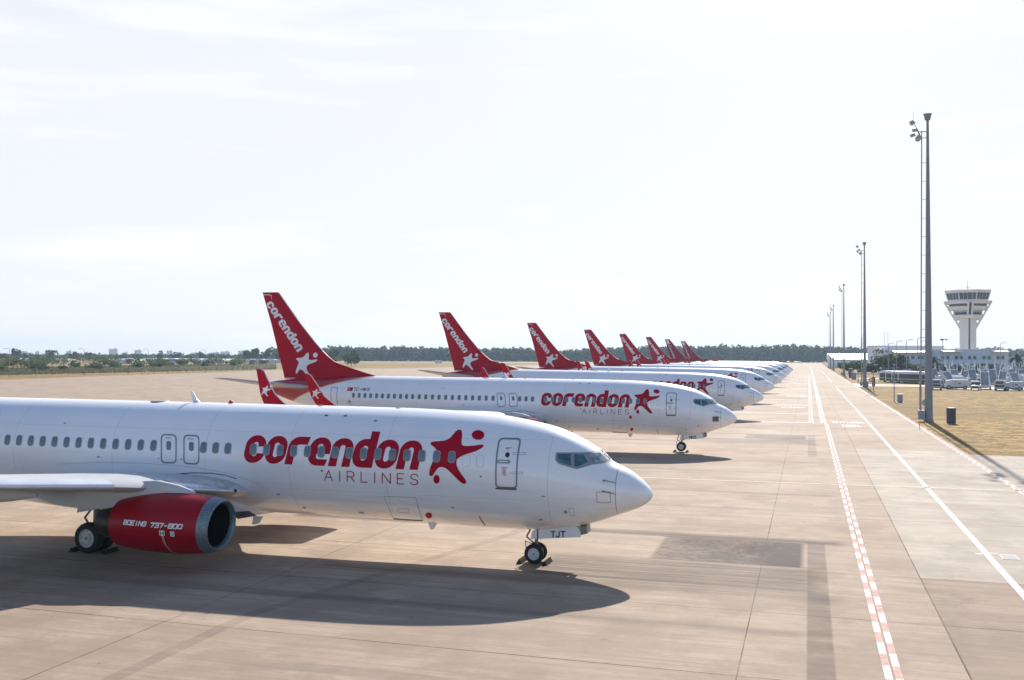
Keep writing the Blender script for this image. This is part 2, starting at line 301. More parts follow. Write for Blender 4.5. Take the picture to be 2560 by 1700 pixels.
# apron concrete
def concrete(name, tint=1.0, light=False):
    m = mat(name, (0.4, 0.35, 0.3), 0.85, spec=0.2); g = NG(m); vec, X, Y, Z = g.coords()
    big = g.noise(vec, 0.09, 6, 0.6); mid = g.noise(vec, 0.8, 8, 0.65, mul=(0.35, 1, 1)); fine = g.noise(vec, 14, 6, 0.7)
    stri = g.noise(vec, 1.0, 8, 0.75, mul=(0.10, 7.0, 1)); stri2 = g.noise(vec, 1.0, 4, 0.6, mul=(0.05, 1.3, 1))
    a = (0.42, 0.318, 0.232) if not light else (0.46, 0.39, 0.315)
    b = (0.53, 0.412, 0.308) if not light else (0.54, 0.465, 0.385)
    a = [q*tint for q in a]; b = [q*tint for q in b]
    col = g.mix(g.ramp(big, 0.35, 0.65), a, b)
    blo = g.noise(vec, 0.32, 9, 0.72); col = g.mix(g.ramp(blo, 0.46, 0.58, 0, 0.60), col, [q*0.60 for q in a]); col = g.mix(g.ramp(blo, 0.46, 0.34, 0, 0.35), col, [min(1, q*1.12) for q in b])
    col = g.mix(g.ramp(mid, 0.46, 0.72, 0, 0.45), col, [q*0.62 for q in a])
    col = g.mix(g.ramp(stri, 0.46, 0.62, 0, 0.58 if not light else 0.24), col, [q*0.62 for q in a])
    stri3 = g.noise(vec, 1.0, 6, 0.7, mul=(0.07, 24.0, 1)); col = g.mix(g.ramp(stri3, 0.48, 0.64, 0, 0.42 if not light else 0.14), col, [q*0.6 for q in a])
    col = g.mix(g.ramp(stri2, 0.50, 0.64, 0, 0.45), col, [q*0.66 for q in a])
    col = g.mix(g.ramp(fine, 0.35, 0.75, 0, 0.30), col, [q*0.6 for q in a])
    # slab to slab tone: cells of 5.0 x 5.8 m
    cu = g.math('FLOOR', g.math('DIVIDE', g.math('SUBTRACT', X, 3.45), 5.0)); cv = g.math('FLOOR', g.math('DIVIDE', g.math('SUBTRACT', Y, 22.6), 5.82))
    cmb = g.N.new('ShaderNodeCombineXYZ'); g.L.new(cu, cmb.inputs[0]); g.L.new(cv, cmb.inputs[1])
    wn_ = g.N.new('ShaderNodeTexWhiteNoise'); wn_.noise_dimensions = '2D'; g.L.new(cmb.outputs[0], wn_.inputs['Vector'])
    col = g.mix(g.ramp(wn_.outputs['Value'], 0, 1, 0, 0.30), col, [q*0.72 for q in a])
    # joints
    def joint(v, off, per, w):
        q = g.math('FRACT', g.math('DIVIDE', g.math('SUBTRACT', v, off), per)); q = g.math('ABSOLUTE', g.math('SUBTRACT', q, 0.5))
        return g.math('GREATER_THAN', q, 0.5-w/per)
    wob = g.noise(vec, 1.5, 3)
    ju = g.math('MAXIMUM', joint(X, -1.55, 15.0, 0.016), g.math('COMPARE', X, 3.45, 0.022)); jv = joint(g.math('ADD', Y, g.math('MULTIPLY', wob, 0.03)), 22.6, 5.82, 0.022)
    jf = g.math('MULTIPLY', g.math('MAXIMUM', ju, jv), g.ramp(g.noise(vec, 0.5, 3), 0.3, 0.6, 0.35, 0.95))
    col = g.mix(jf, col, (0.07, 0.052, 0.04))
    # rubber and oil stains of each stand
    def stain(u0, u1, v0, v1, k, nn, lo=0.35, hi=0.75, e=0.12):
        f = g.math('MULTIPLY', g.band(X, u0, u1, e), g.band(Y, v0, v1, e))
        return g.math('MULTIPLY', f, g.ramp(nn, lo, hi, k*0.35, k))
    if not light:
        blot = g.math('ADD', g.math('MULTIPLY', g.noise(vec, 3.2, 9, 0.75), 0.55), g.math('ADD', g.math('MULTIPLY', g.noise(vec, 0.6, 3, 0.5), 0.25), g.ramp(X, -5.4, -0.2, 0.02, 0.16)))
        for dv, kk in ((0.0, 1.0), (53.2, 0.75)):
            S_ = [(-5.4, -0.22, 34.7, 39.2, 1.0, blot, 0.34, 0.54, 0.10), (-22, 1.2, 39.15, 39.95, 0.95, stri, 0.3, 0.6, 0.25), (-16, 0.9, 30.0, 30.7, 0.6, stri, 0.35, 0.6, 0.3), (-9, 0.2, 30.9, 34.6, 0.85, stri, 0.4, 0.6, 0.4), (-30, -0.1, 26.0, 26.6, 0.4, stri2, 0.3, 0.6, 0.2), (-0.05, 0.58, (-60 if dv == 0 else 20.2), 39.6, 0.66, mid, 0.3, 0.6, 0.03)]
            for u0, u1, v0, v1, k_, nn, lo, hi, e in S_: col = g.mix(stain(u0, u1, v0+dv, v1+dv, k_*kk, nn, lo, hi, e), col, (0.065, 0.048, 0.040))
        for v0, u0, u1, k_ in ((62, -40, 1.2, .5), (68.5, -26, 1.0, .4), (83, -30, 0.5, .5), (100, -40, 1.0, .45), (134, -26, 0, .4), (172, -30, 0, .4), (52.5, -20, 1.1, .45), (47, -14, 1.3, .4)):
            col = g.mix(stain(u0, u1, v0, v0+.5+v0*.004, k_, stri, 0.35, 0.6, 0.2), col, (0.13, 0.10, 0.08))
        spotn = g.noise(vec, 1.7, 5, 0.6); sp_ = g.math('MULTIPLY', g.ramp(spotn, 0.66, 0.74, 0, 0.55), g.band(X, -40, 1.4, 1.0)); col = g.mix(sp_, col, (0.12, 0.09, 0.075))
        # curved tug tracks in front of the near aeroplane
        tr = g.math('ADD', -14.75, g.math('MULTIPLY', g.ramp(Y, 24, 38, 0, 1), 3.4))
        d = g.math('ABSOLUTE', g.math('SUBTRACT', X, tr)); f = g.math('MULTIPLY', g.math('LESS_THAN', d, 0.22), g.band(Y, 16, 40, 1.0))
        col = g.mix(g.math('MULTIPLY', f, g.ramp(mid, 0.3, 0.6, 0.15, 0.45)), col, (0.16, 0.12, 0.10))
        dx = g.math('ADD', X, 9.5); cy = g.math('ADD', 20.4, g.math('MULTIPLY', g.math('MULTIPLY', dx, dx), -0.065))
        d = g.math('ABSOLUTE', g.math('SUBTRACT', Y, cy)); f = g.math('MULTIPLY', g.math('LESS_THAN', d, 0.28), g.band(X, -14, -2, 0.5))
        col = g.mix(g.math('MULTIPLY', f, g.ramp(mid, 0.3, 0.6, 0.1, 0.35)), col, (0.2, 0.16, 0.13))
    g.L.new(col, g.p.inputs['Base Color'])
    g.L.new(g.ramp(big, 0.3, 0.7, 0.80, 0.92), g.p.inputs['Roughness'])
    bm_ = g.N.new('ShaderNodeBump'); bm_.inputs['Strength'].default_value = 0.15; bm_.inputs['Distance'].default_value = 0.02; g.L.new(fine, bm_.inputs['Height']); g.L.new(bm_.outputs['Normal'], g.p.inputs['Normal'])
    return m
M['apron'] = concrete('apron_concrete'); M['apron_light'] = concrete('new_concrete', 1.0, True); M['apron_dark'] = concrete('worn_concrete', 0.80)
RJ = random.Random(8)
rag = [(60-i*1.2, 78.2+RJ.uniform(-.22, .22)) for i in range(41)]+[(11.2+RJ.uniform(-.10, .12), 78.3+i*.8) for i in range(1, 205)]
sheet('apron', [(-330, -400), (60, -400)]+rag+[(11.2, 720), (14, 1090), (-150, 1090), (-202, 729), (-210, 541), (-215, 489), (-232, 462), (-244, 410), (-232, 354), (-225, 278), (-214, 218), (-300, -100)], 0.004, M['apron'])
sheet('concrete_slab', [(3.46, 34.3), (60, 34.3)]+[q_ for q_ in rag if q_[1] < 79 and q_[0] > 11.6]+[(11.15, 78.3), (11.15, 80.1), (3.46, 80.1)], 0.008, M['apron_light'])
sheet('concrete_slab', [(3.46, -60), (60, -60), (60, 34.3), (3.46, 34.3)], 0.008, M['apron_dark'])
M['asphalt'] = mat('road_surface', (0.36, 0.33, 0.29), 0.8, var=0.12, vscale=0.3)
M['runway'] = mat('runway_surface', (0.52, 0.48, 0.42), 0.7, var=0.1, vscale=0.05)
sheet('road', [(11.2, 243), (14, 252), (60, 256), (200, 262), (200, 272), (60, 266), (14, 266), (11.2, 275)], 0.008, mat('light_road', (0.55, 0.50, 0.44), 0.8, var=0.1, vscale=0.3))
sheet('road', [(15, 330), (260, 372), (260, 384), (15, 342)], 0.012, M['asphalt'])
c0 = [at(500, 911), at(1300, 907.5), at(1300, 904), at(500, 906.5)]
sheet('runway', [(-1500, 1180), (250, 1330), (250, 1400), (-1500, 1290)], 0.012, M['runway'])
sheet('taxiway', [(-1200, 700), (-150, 985), (-150, 1015), (-1200, 735)], 0.012, M['runway'])
# vehicle park surface
a0, a1 = cp(2318, 218), cp(2720, 206); b0, b1 = cp(2318, 285), cp(2720, 285)
sheet('vehicle_park', [(a0.x, a0.y), (a1.x, a1.y), (b1.x, b1.y), (b0.x, b0.y)], 0.012, M['asphalt'])

# painted markings
M['paintw'] = mat('white_road_paint', (0.76, 0.73, 0.68), 0.9, var=0.15, vscale=6, spec=0.05)
M['paintr'] = mat('faded_red_paint', (0.62, 0.42, 0.355), 0.9, var=0.25, vscale=5, spec=0.05)
M['painty'] = mat('faded_yellow_paint', (0.74, 0.68, 0.48), 0.9, var=0.2, vscale=3, spec=0.05)
ZP = 0.012
def rect(b, u0, u1, v0, v1, z=ZP, mi=0): b.add([(u0, v0, z), (u1, v0, z), (u1, v1, z), (u0, v1, z)], [(0, 1, 2, 3)], mi)
def tagm(o): o['kind'] = 'structure'; return o
b = MB(); v = -40.0
while v < 110:
    rect(b, 1.62, 1.79, v+0.93, v+1.95); rect(b, 1.62, 1.79, v, v+0.93, mi=1)
    rect(b, 1.84, 2.01, v, v+1.0); rect(b, 1.84, 2.01, v+1.0, v+1.95, mi=1); v += 1.95
tagm(b.build('chequered_line', [M['paintw'], M['paintr']], fixn=False))
b = MB(); rect(b, 1.26, 1.48, 110.2, 760); rect(b, 1.60, 1.82, 110.2, 760); tagm(b.build('road_edge_line', M['paintw'], fixn=False))
b = MB(); rect(b, 6.06, 6.30, -40, 243.5); rect(b, 6.06, 6.30, 281, 372); rect(b, 6.06, 6.30, 395, 500); tagm(b.build('centre_line', M['paintw'], fixn=False))
b = MB(); rect(b, 10.66, 10.9, 106, 243); rect(b, 10.66, 10.9, 275, 750); v = -40.0
while v < 106:
    rect(b, 10.62, 10.78, v, v+0.95); rect(b, 10.62, 10.78, v+0.95, v+1.9, mi=1); rect(b, 10.80, 10.96, v+0.95, v+1.9); rect(b, 10.80, 10.96, v, v+0.95, mi=1); v += 1.9
rect(b, 6.3, 11.2, 243.6, 245.4); rect(b, 2.4, 11.2, 281, 282.4)
tagm(b.build('road_edge_line', [M['paintw'], M['paintr']], fixn=False))
b = MB(); b.add([(-60, 56.37, ZP), (1.58, 57.63, ZP), (1.58, 57.87, ZP), (-60, 56.61, ZP)], [(0, 1, 2, 3)]); b.add([(2.05, 57.64, ZP), (14, 58.18, ZP), (14, 58.38, ZP), (2.05, 57.86, ZP)], [(0, 1, 2, 3)]); tagm(b.build('lead_in_line', M['painty'], fixn=False))
b = MB()
for k in range(7):
    v0 = 110.0+40.4*k; w = 0.55+0.10*k
    rect(b, -26, 0.12, v0, v0+w*1.6); rect(b, 0.06, 0.20, v0+0.4, v0+37.0); rect(b, 0.36, 0.50, v0, v0+37.4)
    rect(b, 0.12, 0.5, v0-0.45, v0-0.05); rect(b, -26, 0.0, v0+16.6, v0+17.3+.15*k); rect(b, -26, 0.5, v0+37.5, v0+38.5+.15*k)
tagm(b.build('stand_boundary_lines', M['paintw'], fixn=False))
b = MB(); rr = random.Random(3)
def glyphs(b, u0, u1, v0, v1, n):
    w = (u1-u0)/n
    fat = .42
    for i in range(n):
        a = u0+i*w; t = w*fat
        rect(b, a, a+t, v0, v1)
        if rr.random() < .7: rect(b, a+t, a+w*0.78, v1-(v1-v0)*.32, v1)
        if rr.random() < .7: rect(b, a+t, a+w*0.78, v0, v0+(v1-v0)*.32)
        if rr.random() < .6: rect(b, a+t, a+w*0.6, (v0+v1)/2-.1*(v1-v0), (v0+v1)/2+.1*(v1-v0))
        if rr.random() < .6: rect(b, a+w*0.78, a+w*0.95, v0, v1)
for k in range(6):
    v0 = 141.2+40.4*k; glyphs(b, -3.6, -2.9, v0, v0+3.2, 2); glyphs(b, -2.7, -0.35, v0, v0+3.2, 7)
glyphs(b, 2.5, 5.8, 111.0, 113.6, 9); glyphs(b, 3.3, 5.2, 105.4, 108.4, 5)
tagm(b.build('stand_number_marking', M['paintw'], fixn=False))
b = MB(); rect(b, 5.9, 6.02, 75.6, 75.9); rect(b, 6.34, 7.2, 75.6, 75.9); rect(b, 5.8, 6.04, 39.0, 39.2); rect(b, 6.33, 6.6, 39.3, 39.45); tagm(b.build('road_tick_mark', M['paintw'], fixn=False))
b = MB(); b.box((6.85, 38.75, 0.014), (0.55, 0.85, 0.012), 0)
for k in range(6): b.box((6.85, 38.42+k*.13, 0.023), (0.5, 0.05, 0.008), 1)
tag(b.build('drain_grate', [M['cab_light'], M['cab_dark']]), 'small metal drain grate set in the light concrete beside the solid white line', 'drain grate')

# ------------------------------------------------------------------ 2D lettering tools
def rr_pts(x0, y0, x1, y1, r, n=8):
    r = min(r, (x1-x0)/2, (y1-y0)/2); P = []
    for cx, cy, a in ((x1-r, y1-r, 0), (x0+r, y1-r, 90), (x0+r, y0+r, 180), (x1-r, y0+r, 270)):
        P += [(cx+r*cos(radians(a+90*i/n)), cy+r*sin(radians(a+90*i/n))) for i in range(n+1)]
    return P
def arc(cx, cy, rx, ry, a0, a1, n=8): return [(cx+rx*cos(radians(a0+(a1-a0)*i/n)), cy+ry*sin(radians(a0+(a1-a0)*i/n))) for i in range(n+1)]
def mesh2d(splines):
    cu = bpy.data.curves.new('tmp', 'CURVE'); cu.dimensions = '2D'; cu.fill_mode = 'BOTH'
    for pts in splines:
        s = cu.splines.new('POLY'); s.points.add(len(pts)-1)
        for i, (a, b) in enumerate(pts): s.points[i].co = (a, b, 0, 1)
        s.use_cyclic_u = True
    return curve_mesh(cu)
def curve_mesh(cu):
    o = bpy.data.objects.new('tmp', cu); COL.objects.link(o); bpy.context.view_layer.update()
    dg = bpy.context.evaluated_depsgraph_get(); me = bpy.data.meshes.new_from_object(o.evaluated_get(dg), depsgraph=dg)
    bpy.data.objects.remove(o); bpy.data.curves.remove(cu)
    return me
def text2d(s, size=1.0, shear=0.0, bold=0.0, space=1.0, xs=1.0):
    cu = bpy.data.curves.new('tmp', 'FONT'); cu.body = s; cu.size = size; cu.shear = shear; cu.offset = bold; cu.space_character = space; cu.fill_mode = 'FRONT'
    cu.resolution_u = 3
    me = curve_mesh(cu)
    for v in me.vertices: v.co.x *= xs
    return me
def fit(me, x0, x1, y0, y1):
    xs = [v.co.x for v in me.vertices]; ys = [v.co.y for v in me.vertices]; a, b, c, d = min(xs), max(xs), min(ys), max(ys)
    for v in me.vertices: v.co.x = x0+(v.co.x-a)/(b-a)*(x1-x0); v.co.y = y0+(v.co.y-c)/(d-c)*(y1-y0)
    return me
def join2d(meshes):
    b = MB()
    for me in meshes: b.add([(v.co.x, v.co.y, 0) for v in me.vertices], [tuple(p.vertices) for p in me.polygons])
    r = bpy.data.meshes.new('j'); r.from_pydata(b.v, [], b.f); return r
def decal(me, fn, name, m, parent, sx=0.0, sy=0.0, smooth=False):
    """cuts a flat (a,b) mesh into strips and lays it on a surface by fn(a,b) -> 3D"""
    bm = bmesh.new(); bm.from_mesh(me)
    for step, ax in ((sx, 0), (sy, 1)):
        if not step: continue
        lo = min(v.co[ax] for v in bm.verts); hi = max(v.co[ax] for v in bm.verts); k = math.floor(lo/step)+1
        while k*step < hi:
            co = [0, 0, 0]; co[ax] = k*step; no = [0, 0, 0]; no[ax] = 1
            bmesh.ops.bisect_plane(bm, geom=bm.verts[:]+bm.edges[:]+bm.faces[:], plane_co=co, plane_no=no, dist=1e-6); k += 1
    for v in bm.verts: v.co = fn(v.co.x, v.co.y)
    out = bpy.data.meshes.new(name); bm.to_mesh(out); bm.free(); out.materials.append(m)
    if smooth: out.polygons.foreach_set('use_smooth', [True]*len(out.polygons))
    return link(name, out, parent)

# heavy rounded letter shapes of the wordmark, x-height 1
G_ = {
 'o': ([rr_pts(0, 0, .8, 1, .38), rr_pts(.30, .24, .50, .76, .10)[::-1]]),
 'n': ([[(0, 0), (0, .62)]+arc(.38, .62, .38, .38, 180, 90)+arc(.42, .62, .38, .38, 90, 0)+[(.8, 0), (.5, 0), (.5, .66)]+arc(.40, .66, .10, .10, 0, 180)+[(.3, 0)]]),
 'r': ([[(0, 0), (0, .60)]+arc(.40, .60, .40, .40, 180, 90)+[(.78, 1), (.72, .72), (.46, .72)]+arc(.42, .60, .12, .12, 90, 180)+[(.3, 0)]]),
 'c': ([[(.8, .60)]+arc(.42, .62, .38, .38, 0, 90)+arc(.38, .62, .38, .38, 90, 180)+arc(.38, .38, .38, .38, 180, 270)+arc(.42, .38, .38, .38, 270, 355)+[(.5, .36), (.5, .34)]+arc(.40, .34, .10, .10, 0, -180)+arc(.40, .66, .10, .10, 180, 0)+[(.5, .60)]]),
 'e': ([[(.8, .42), (.8, .62)]+arc(.42, .62, .38, .38, 0, 90)+arc(.38, .62, .38, .38, 90, 180)+arc(.38, .38, .38, .38, 180, 270)+[(.70, 0), (.76, .23), (.42, .23)]+arc(.42, .33, .12, .10, 270, 180)+[(.30, .42)], rr_pts(.30, .56, .50, .77, .09)[::-1]]),
 'd': ([[(.8, 0), (.8, 1.27), (.5, 1.27), (.5, 1.0), (.38, 1.0)]+arc(.38, .62, .38, .38, 90, 180)+arc(.38, .38, .38, .38, 180, 270), rr_pts(.30, .24, .50, .76, .10)[::-1]]),
}
def wordmark(slant=0.24, pitch=0.835):
    ms = []
    for i, ch in enumerate('corendon'):
        ms.append(mesh2d([[(x+slant*y+i*pitch, y) for x, y in s] for s in G_[ch]]))
    return join2d(ms)
STAR = [(1970,252),(1988,262),(1992,310),(1988,355),(1995,378),(2030,385),(2100,380),(2150,372),(2170,378),(2165,395),(2100,430),(2020,455),(1965,485),(1948,510),(1955,560),(1985,610),(2020,655),(2032,685),(2015,698),(1985,685),(1930,635),(1870,580),(1830,562),(1795,570),(1770,600),(1745,635),(1725,637),(1717,620),(1725,570),(1745,520),(1765,470),(1778,430),(1760,400),(1732,380),(1727,362),(1745,352),(1800,347),(1850,340),(1890,320),(1925,280),(1950,256)]
def smooth_closed(P, n=4):
    out = []; N = len(P)
    for i in range(N):
        p0, p1, p2, p3 = P[i-1], P[i], P[(i+1) % N], P[(i+2) % N]
        for k in range(n):
            t = k/n
            out.append(tuple(0.5*((2*p1[j])+(-p0[j]+p2[j])*t+(2*p0[j]-5*p1[j]+4*p2[j]-p3[j])*t*t+(-p0[j]+3*p1[j]-3*p2[j]+p3[j])*t**3) for j in (0, 1)))
    return out
def star_mesh(round_head=False):
    S = [((x-1900)/100, -(y-450)/100) for x, y in STAR]
    head = [(2.25+(.46 if round_head else .52)*cos(a*pi/16), 1.56+(.46 if round_head else .40)*sin(a*pi/16)) for a in range(32)]
    return join2d([mesh2d([smooth_closed(S)]), mesh2d([head])])

def stroke_q(pts, T):
    out = []
    for (a, b), (c, e) in zip(pts, pts[1:]):
        d = Vector((c-a, e-b)); n = Vector((-d.y, d.x)).normalized()*T/2; dd = d.normalized()*T*.4
        out.append([(a+n.x-dd.x, b+n.y-dd.y), (c+n.x+dd.x, e+n.y+dd.y), (c-n.x+dd.x, e-n.y+dd.y), (a-n.x-dd.x, b-n.y-dd.y)])
    return out
SH = {'A': [[(0, 0), (.5, 1), (1, 0)], [(.2, .33), (.8, .33)]], 'I': [[(.5, 0), (.5, 1)]], 'R': [[(0, 0), (0, 1), (.6, 1), (.92, .88), (.95, .65), (.75, .48), (0, .46)], [(.55, .46), (1, 0)]], 'L': [[(0, 1), (0, 0), (1, 0)]], 'N': [[(0, 0), (0, 1), (1, 0), (1, 1)]], 'E': [[(1, 1), (0, 1), (0, 0), (1, 0)], [(0, .52), (.85, .52)]], 'S': [[(.97, .80), (.86, .94), (.66, 1), (.33, 1), (.12, .93), (.03, .76), (.10, .60), (.30, .53), (.70, .47), (.90, .40), (.97, .24), (.88, .07), (.66, 0), (.33, 0), (.13, .06), (.02, .20)]],
 'B': [[(0, .5), (0, 1), (.8, 1), (.95, .85), (.95, .65), (.8, .5), (0, .5), (0, 0), (.85, 0), (1, .15), (1, .35), (.8, .5)]], 'O': [[(.15, 0), (0, .15), (0, .85), (.15, 1), (.85, 1), (1, .85), (1, .15), (.85, 0), (.15, 0)]], 'G': [[(1, .8), (.85, 1), (.15, 1), (0, .85), (0, .15), (.15, 0), (.85, 0), (1, .15), (1, .48), (.55, .48)]], '7': [[(0, 1), (1, 1), (.45, 0)]], '3': [[(0, 1), (1, 1), (1, 0), (0, 0)], [(.3, .52), (1, .52)]], '8': [[(0, 0), (0, 1), (1, 1), (1, 0), (0, 0)], [(0, .52), (1, .52)]], '-': [[(.2, .5), (.8, .5)]], 'T': [[(0, 1), (1, 1)], [(.5, 1), (.5, 0)]], 'C': [[(1, .8), (.85, 1), (.15, 1), (0, .85), (0, .15), (.15, 0), (.85, 0), (1, .2)]], 'M': [[(0, 0), (0, 1), (.5, .45), (1, 1), (1, 0)]], 'K': [[(0, 0), (0, 1)], [(1, 1), (.05, .42)], [(.35, .60), (1, 0)]], 'J': [[(.8, 1), (.8, .2), (.62, 0), (.2, 0), (.02, .2)]]}
SH['0'] = SH['O']
def stroke_text(txt, x0, x1, z0, z1, T, fn, name, m, parent, slant=0.0, gap=.28, sy=.06, tilt=0.0):
    """block letters; fn(a, b, lift) -> 3D; one mesh per word"""
    n = len(txt); w = (x1-x0)/(n+(n-1)*gap); out = MB(); k = 0; H = z1-z0
    for i, ch in enumerate(txt):
        for pl in SH[ch]:
            for q in stroke_q([(x0+i*w*(1+gap)+a*w+slant*b_*H, z0+b_*H+tilt*(i*w*(1+gap)+a*w)) for a, b_ in pl], T):
                dd = decal(join2d([mesh2d([q])]), lambda a, b_, k=k: fn(a, b_, .0006*(k % 5)), 'tmp', m, None, 0, sy); k += 1
                out.add([v.co for v in dd.data.vertices], [tuple(p.vertices) for p in dd.data.polygons]); bpy.data.objects.remove(dd)
    return out.build(name, m, parent, fixn=False)

# ------------------------------------------------------------------ the airliner
TOP = pchip([(0,2.63),(.02,2.70),(.06,2.775),(.145,2.885),(.455,3.17),(.8,3.403),(1.186,3.583),(1.40,3.69),(1.712,3.998),(2.032,4.195),(2.389,4.393),(2.926,4.639),(3.469,4.818),(4.2,4.974),(4.755,5.068),(5.184,5.131),(6.329,5.225),(7.673,5.285),(9.04,5.315),(14,5.33),(27,5.35),(29,5.35),(31,5.32),(33,5.2),(35,5.08),(37.2,4.93),(38.6,4.72)])
BOT = pchip([(0,2.59),(.02,2.52),(.06,2.45),(.179,2.33),(.487,2.14),(1.2,1.857),(1.85,1.613),(2.385,1.453),(2.918,1.346),(4.193,1.227),(5.7,1.215),(8.155,1.27),(10.4,1.30),(26,1.30),(27.5,1.38),(29,1.6),(31,1.95),(33,2.32),(35.7,2.96),(37.8,3.64),(38.6,4.0)])
WID = pchip([(0,.02),(.02,.10),(.06,.19),(.15,.33),(.46,.62),(.8,.80),(1.2,.99),(1.7,1.18),(2.4,1.4),(3.5,1.63),(4.8,1.78),(6.3,1.865),(7.6,1.88),(27,1.88),(29,1.79),(31,1.6),(33,1.33),(35,1.0),(37,.6),(38.2,.36),(38.6,.26)])
ZCN = pchip([(0,2.62),(.5,2.68),(1.5,2.78),(3,3.02),(5,3.3),(7.5,3.45),(27,3.45),(30,3.6),(33,3.95),(36,4.2),(38.6,4.4)])
def surf(x, z):
    zc = ZCN(x); h = TOP(x)-zc if z > zc else zc-BOT(x)
    return WID(x)*sqrt(max(1-((z-zc)/h)**2, 0.0))
def impl(x, y, z):
    zc = ZCN(x); h = TOP(x)-zc if z > zc else zc-BOT(x)
    return (y/WID(x))**2+((z-zc)/h)**2
def onskin(x, z, off=0.006):
    """station x aft of the nose, height z, starboard side"""
    y = surf(x, z); e = 0.01
    g = Vector((impl(x+e, y, z)-impl(x-e, y, z), impl(x, y+e, z)-impl(x, max(y-e, 0), z), impl(x, y, z+e)-impl(x, y, z-e)))
    if g.length < 1e-9: g = Vector((0, 1, 0))
    g.normalize(); return Vector((-(x+g.x*off), -(y+g.y*off), z+g.z*off))
def P(x, y, z): return Vector((-x, -y, z))
def oncurve(off=0.006): return lambda a, b: onskin(-a, b, off)
def onwarp(off=0.006):
    """artwork drawn on the flat side plane, wrapped onto the round skin"""
    def f(a, b):
        x0, z0 = -a, b; x, z = x0, z0; s = math.tan(.14+.0294*x0)
        for _ in range(12):
            dy = 1.84-surf(x, z); x = x*.5+.5*(x0+s*dy); z = z*.5+.5*(z0-(7.17-z0)*dy/31)
        return onskin(x, z, off)
    return f
def box2d(x0, x1, z0, z1, r): return rr_pts(-max(x0, x1), z0, -min(x0, x1), z1, r, 5)
def ring_mesh(outer, inner): return mesh2d([outer, inner[::-1]])
def inset(poly, k):
    cx = sum(p[0] for p in poly)/len(poly); cy = sum(p[1] for p in poly)/len(poly)
    return [(cx+(a-cx)*k, cy+(b-cy)*k) for a, b in poly]

def airfoil(le, te, z, t, tw=0.0, n=11):
    """closed section in the x-z plane; returns (x, z)"""
    up, lo = [], []
    c = te-le
    for i in range(n):
        s = (1-cos(pi*i/(n-1)))/2
        th = 5*t*(0.2969*sqrt(s)-0.126*s-0.3516*s*s+0.2843*s**3-0.1015*s**4)
        cm = 0.012*sin(pi*s)
        up.append((le+s*c, z+(cm+th)*c-tw*s*c)); lo.append((le+s*c, z+(cm-th*0.8)*c-tw*s*c))
    return up+lo[-2:0:-1]

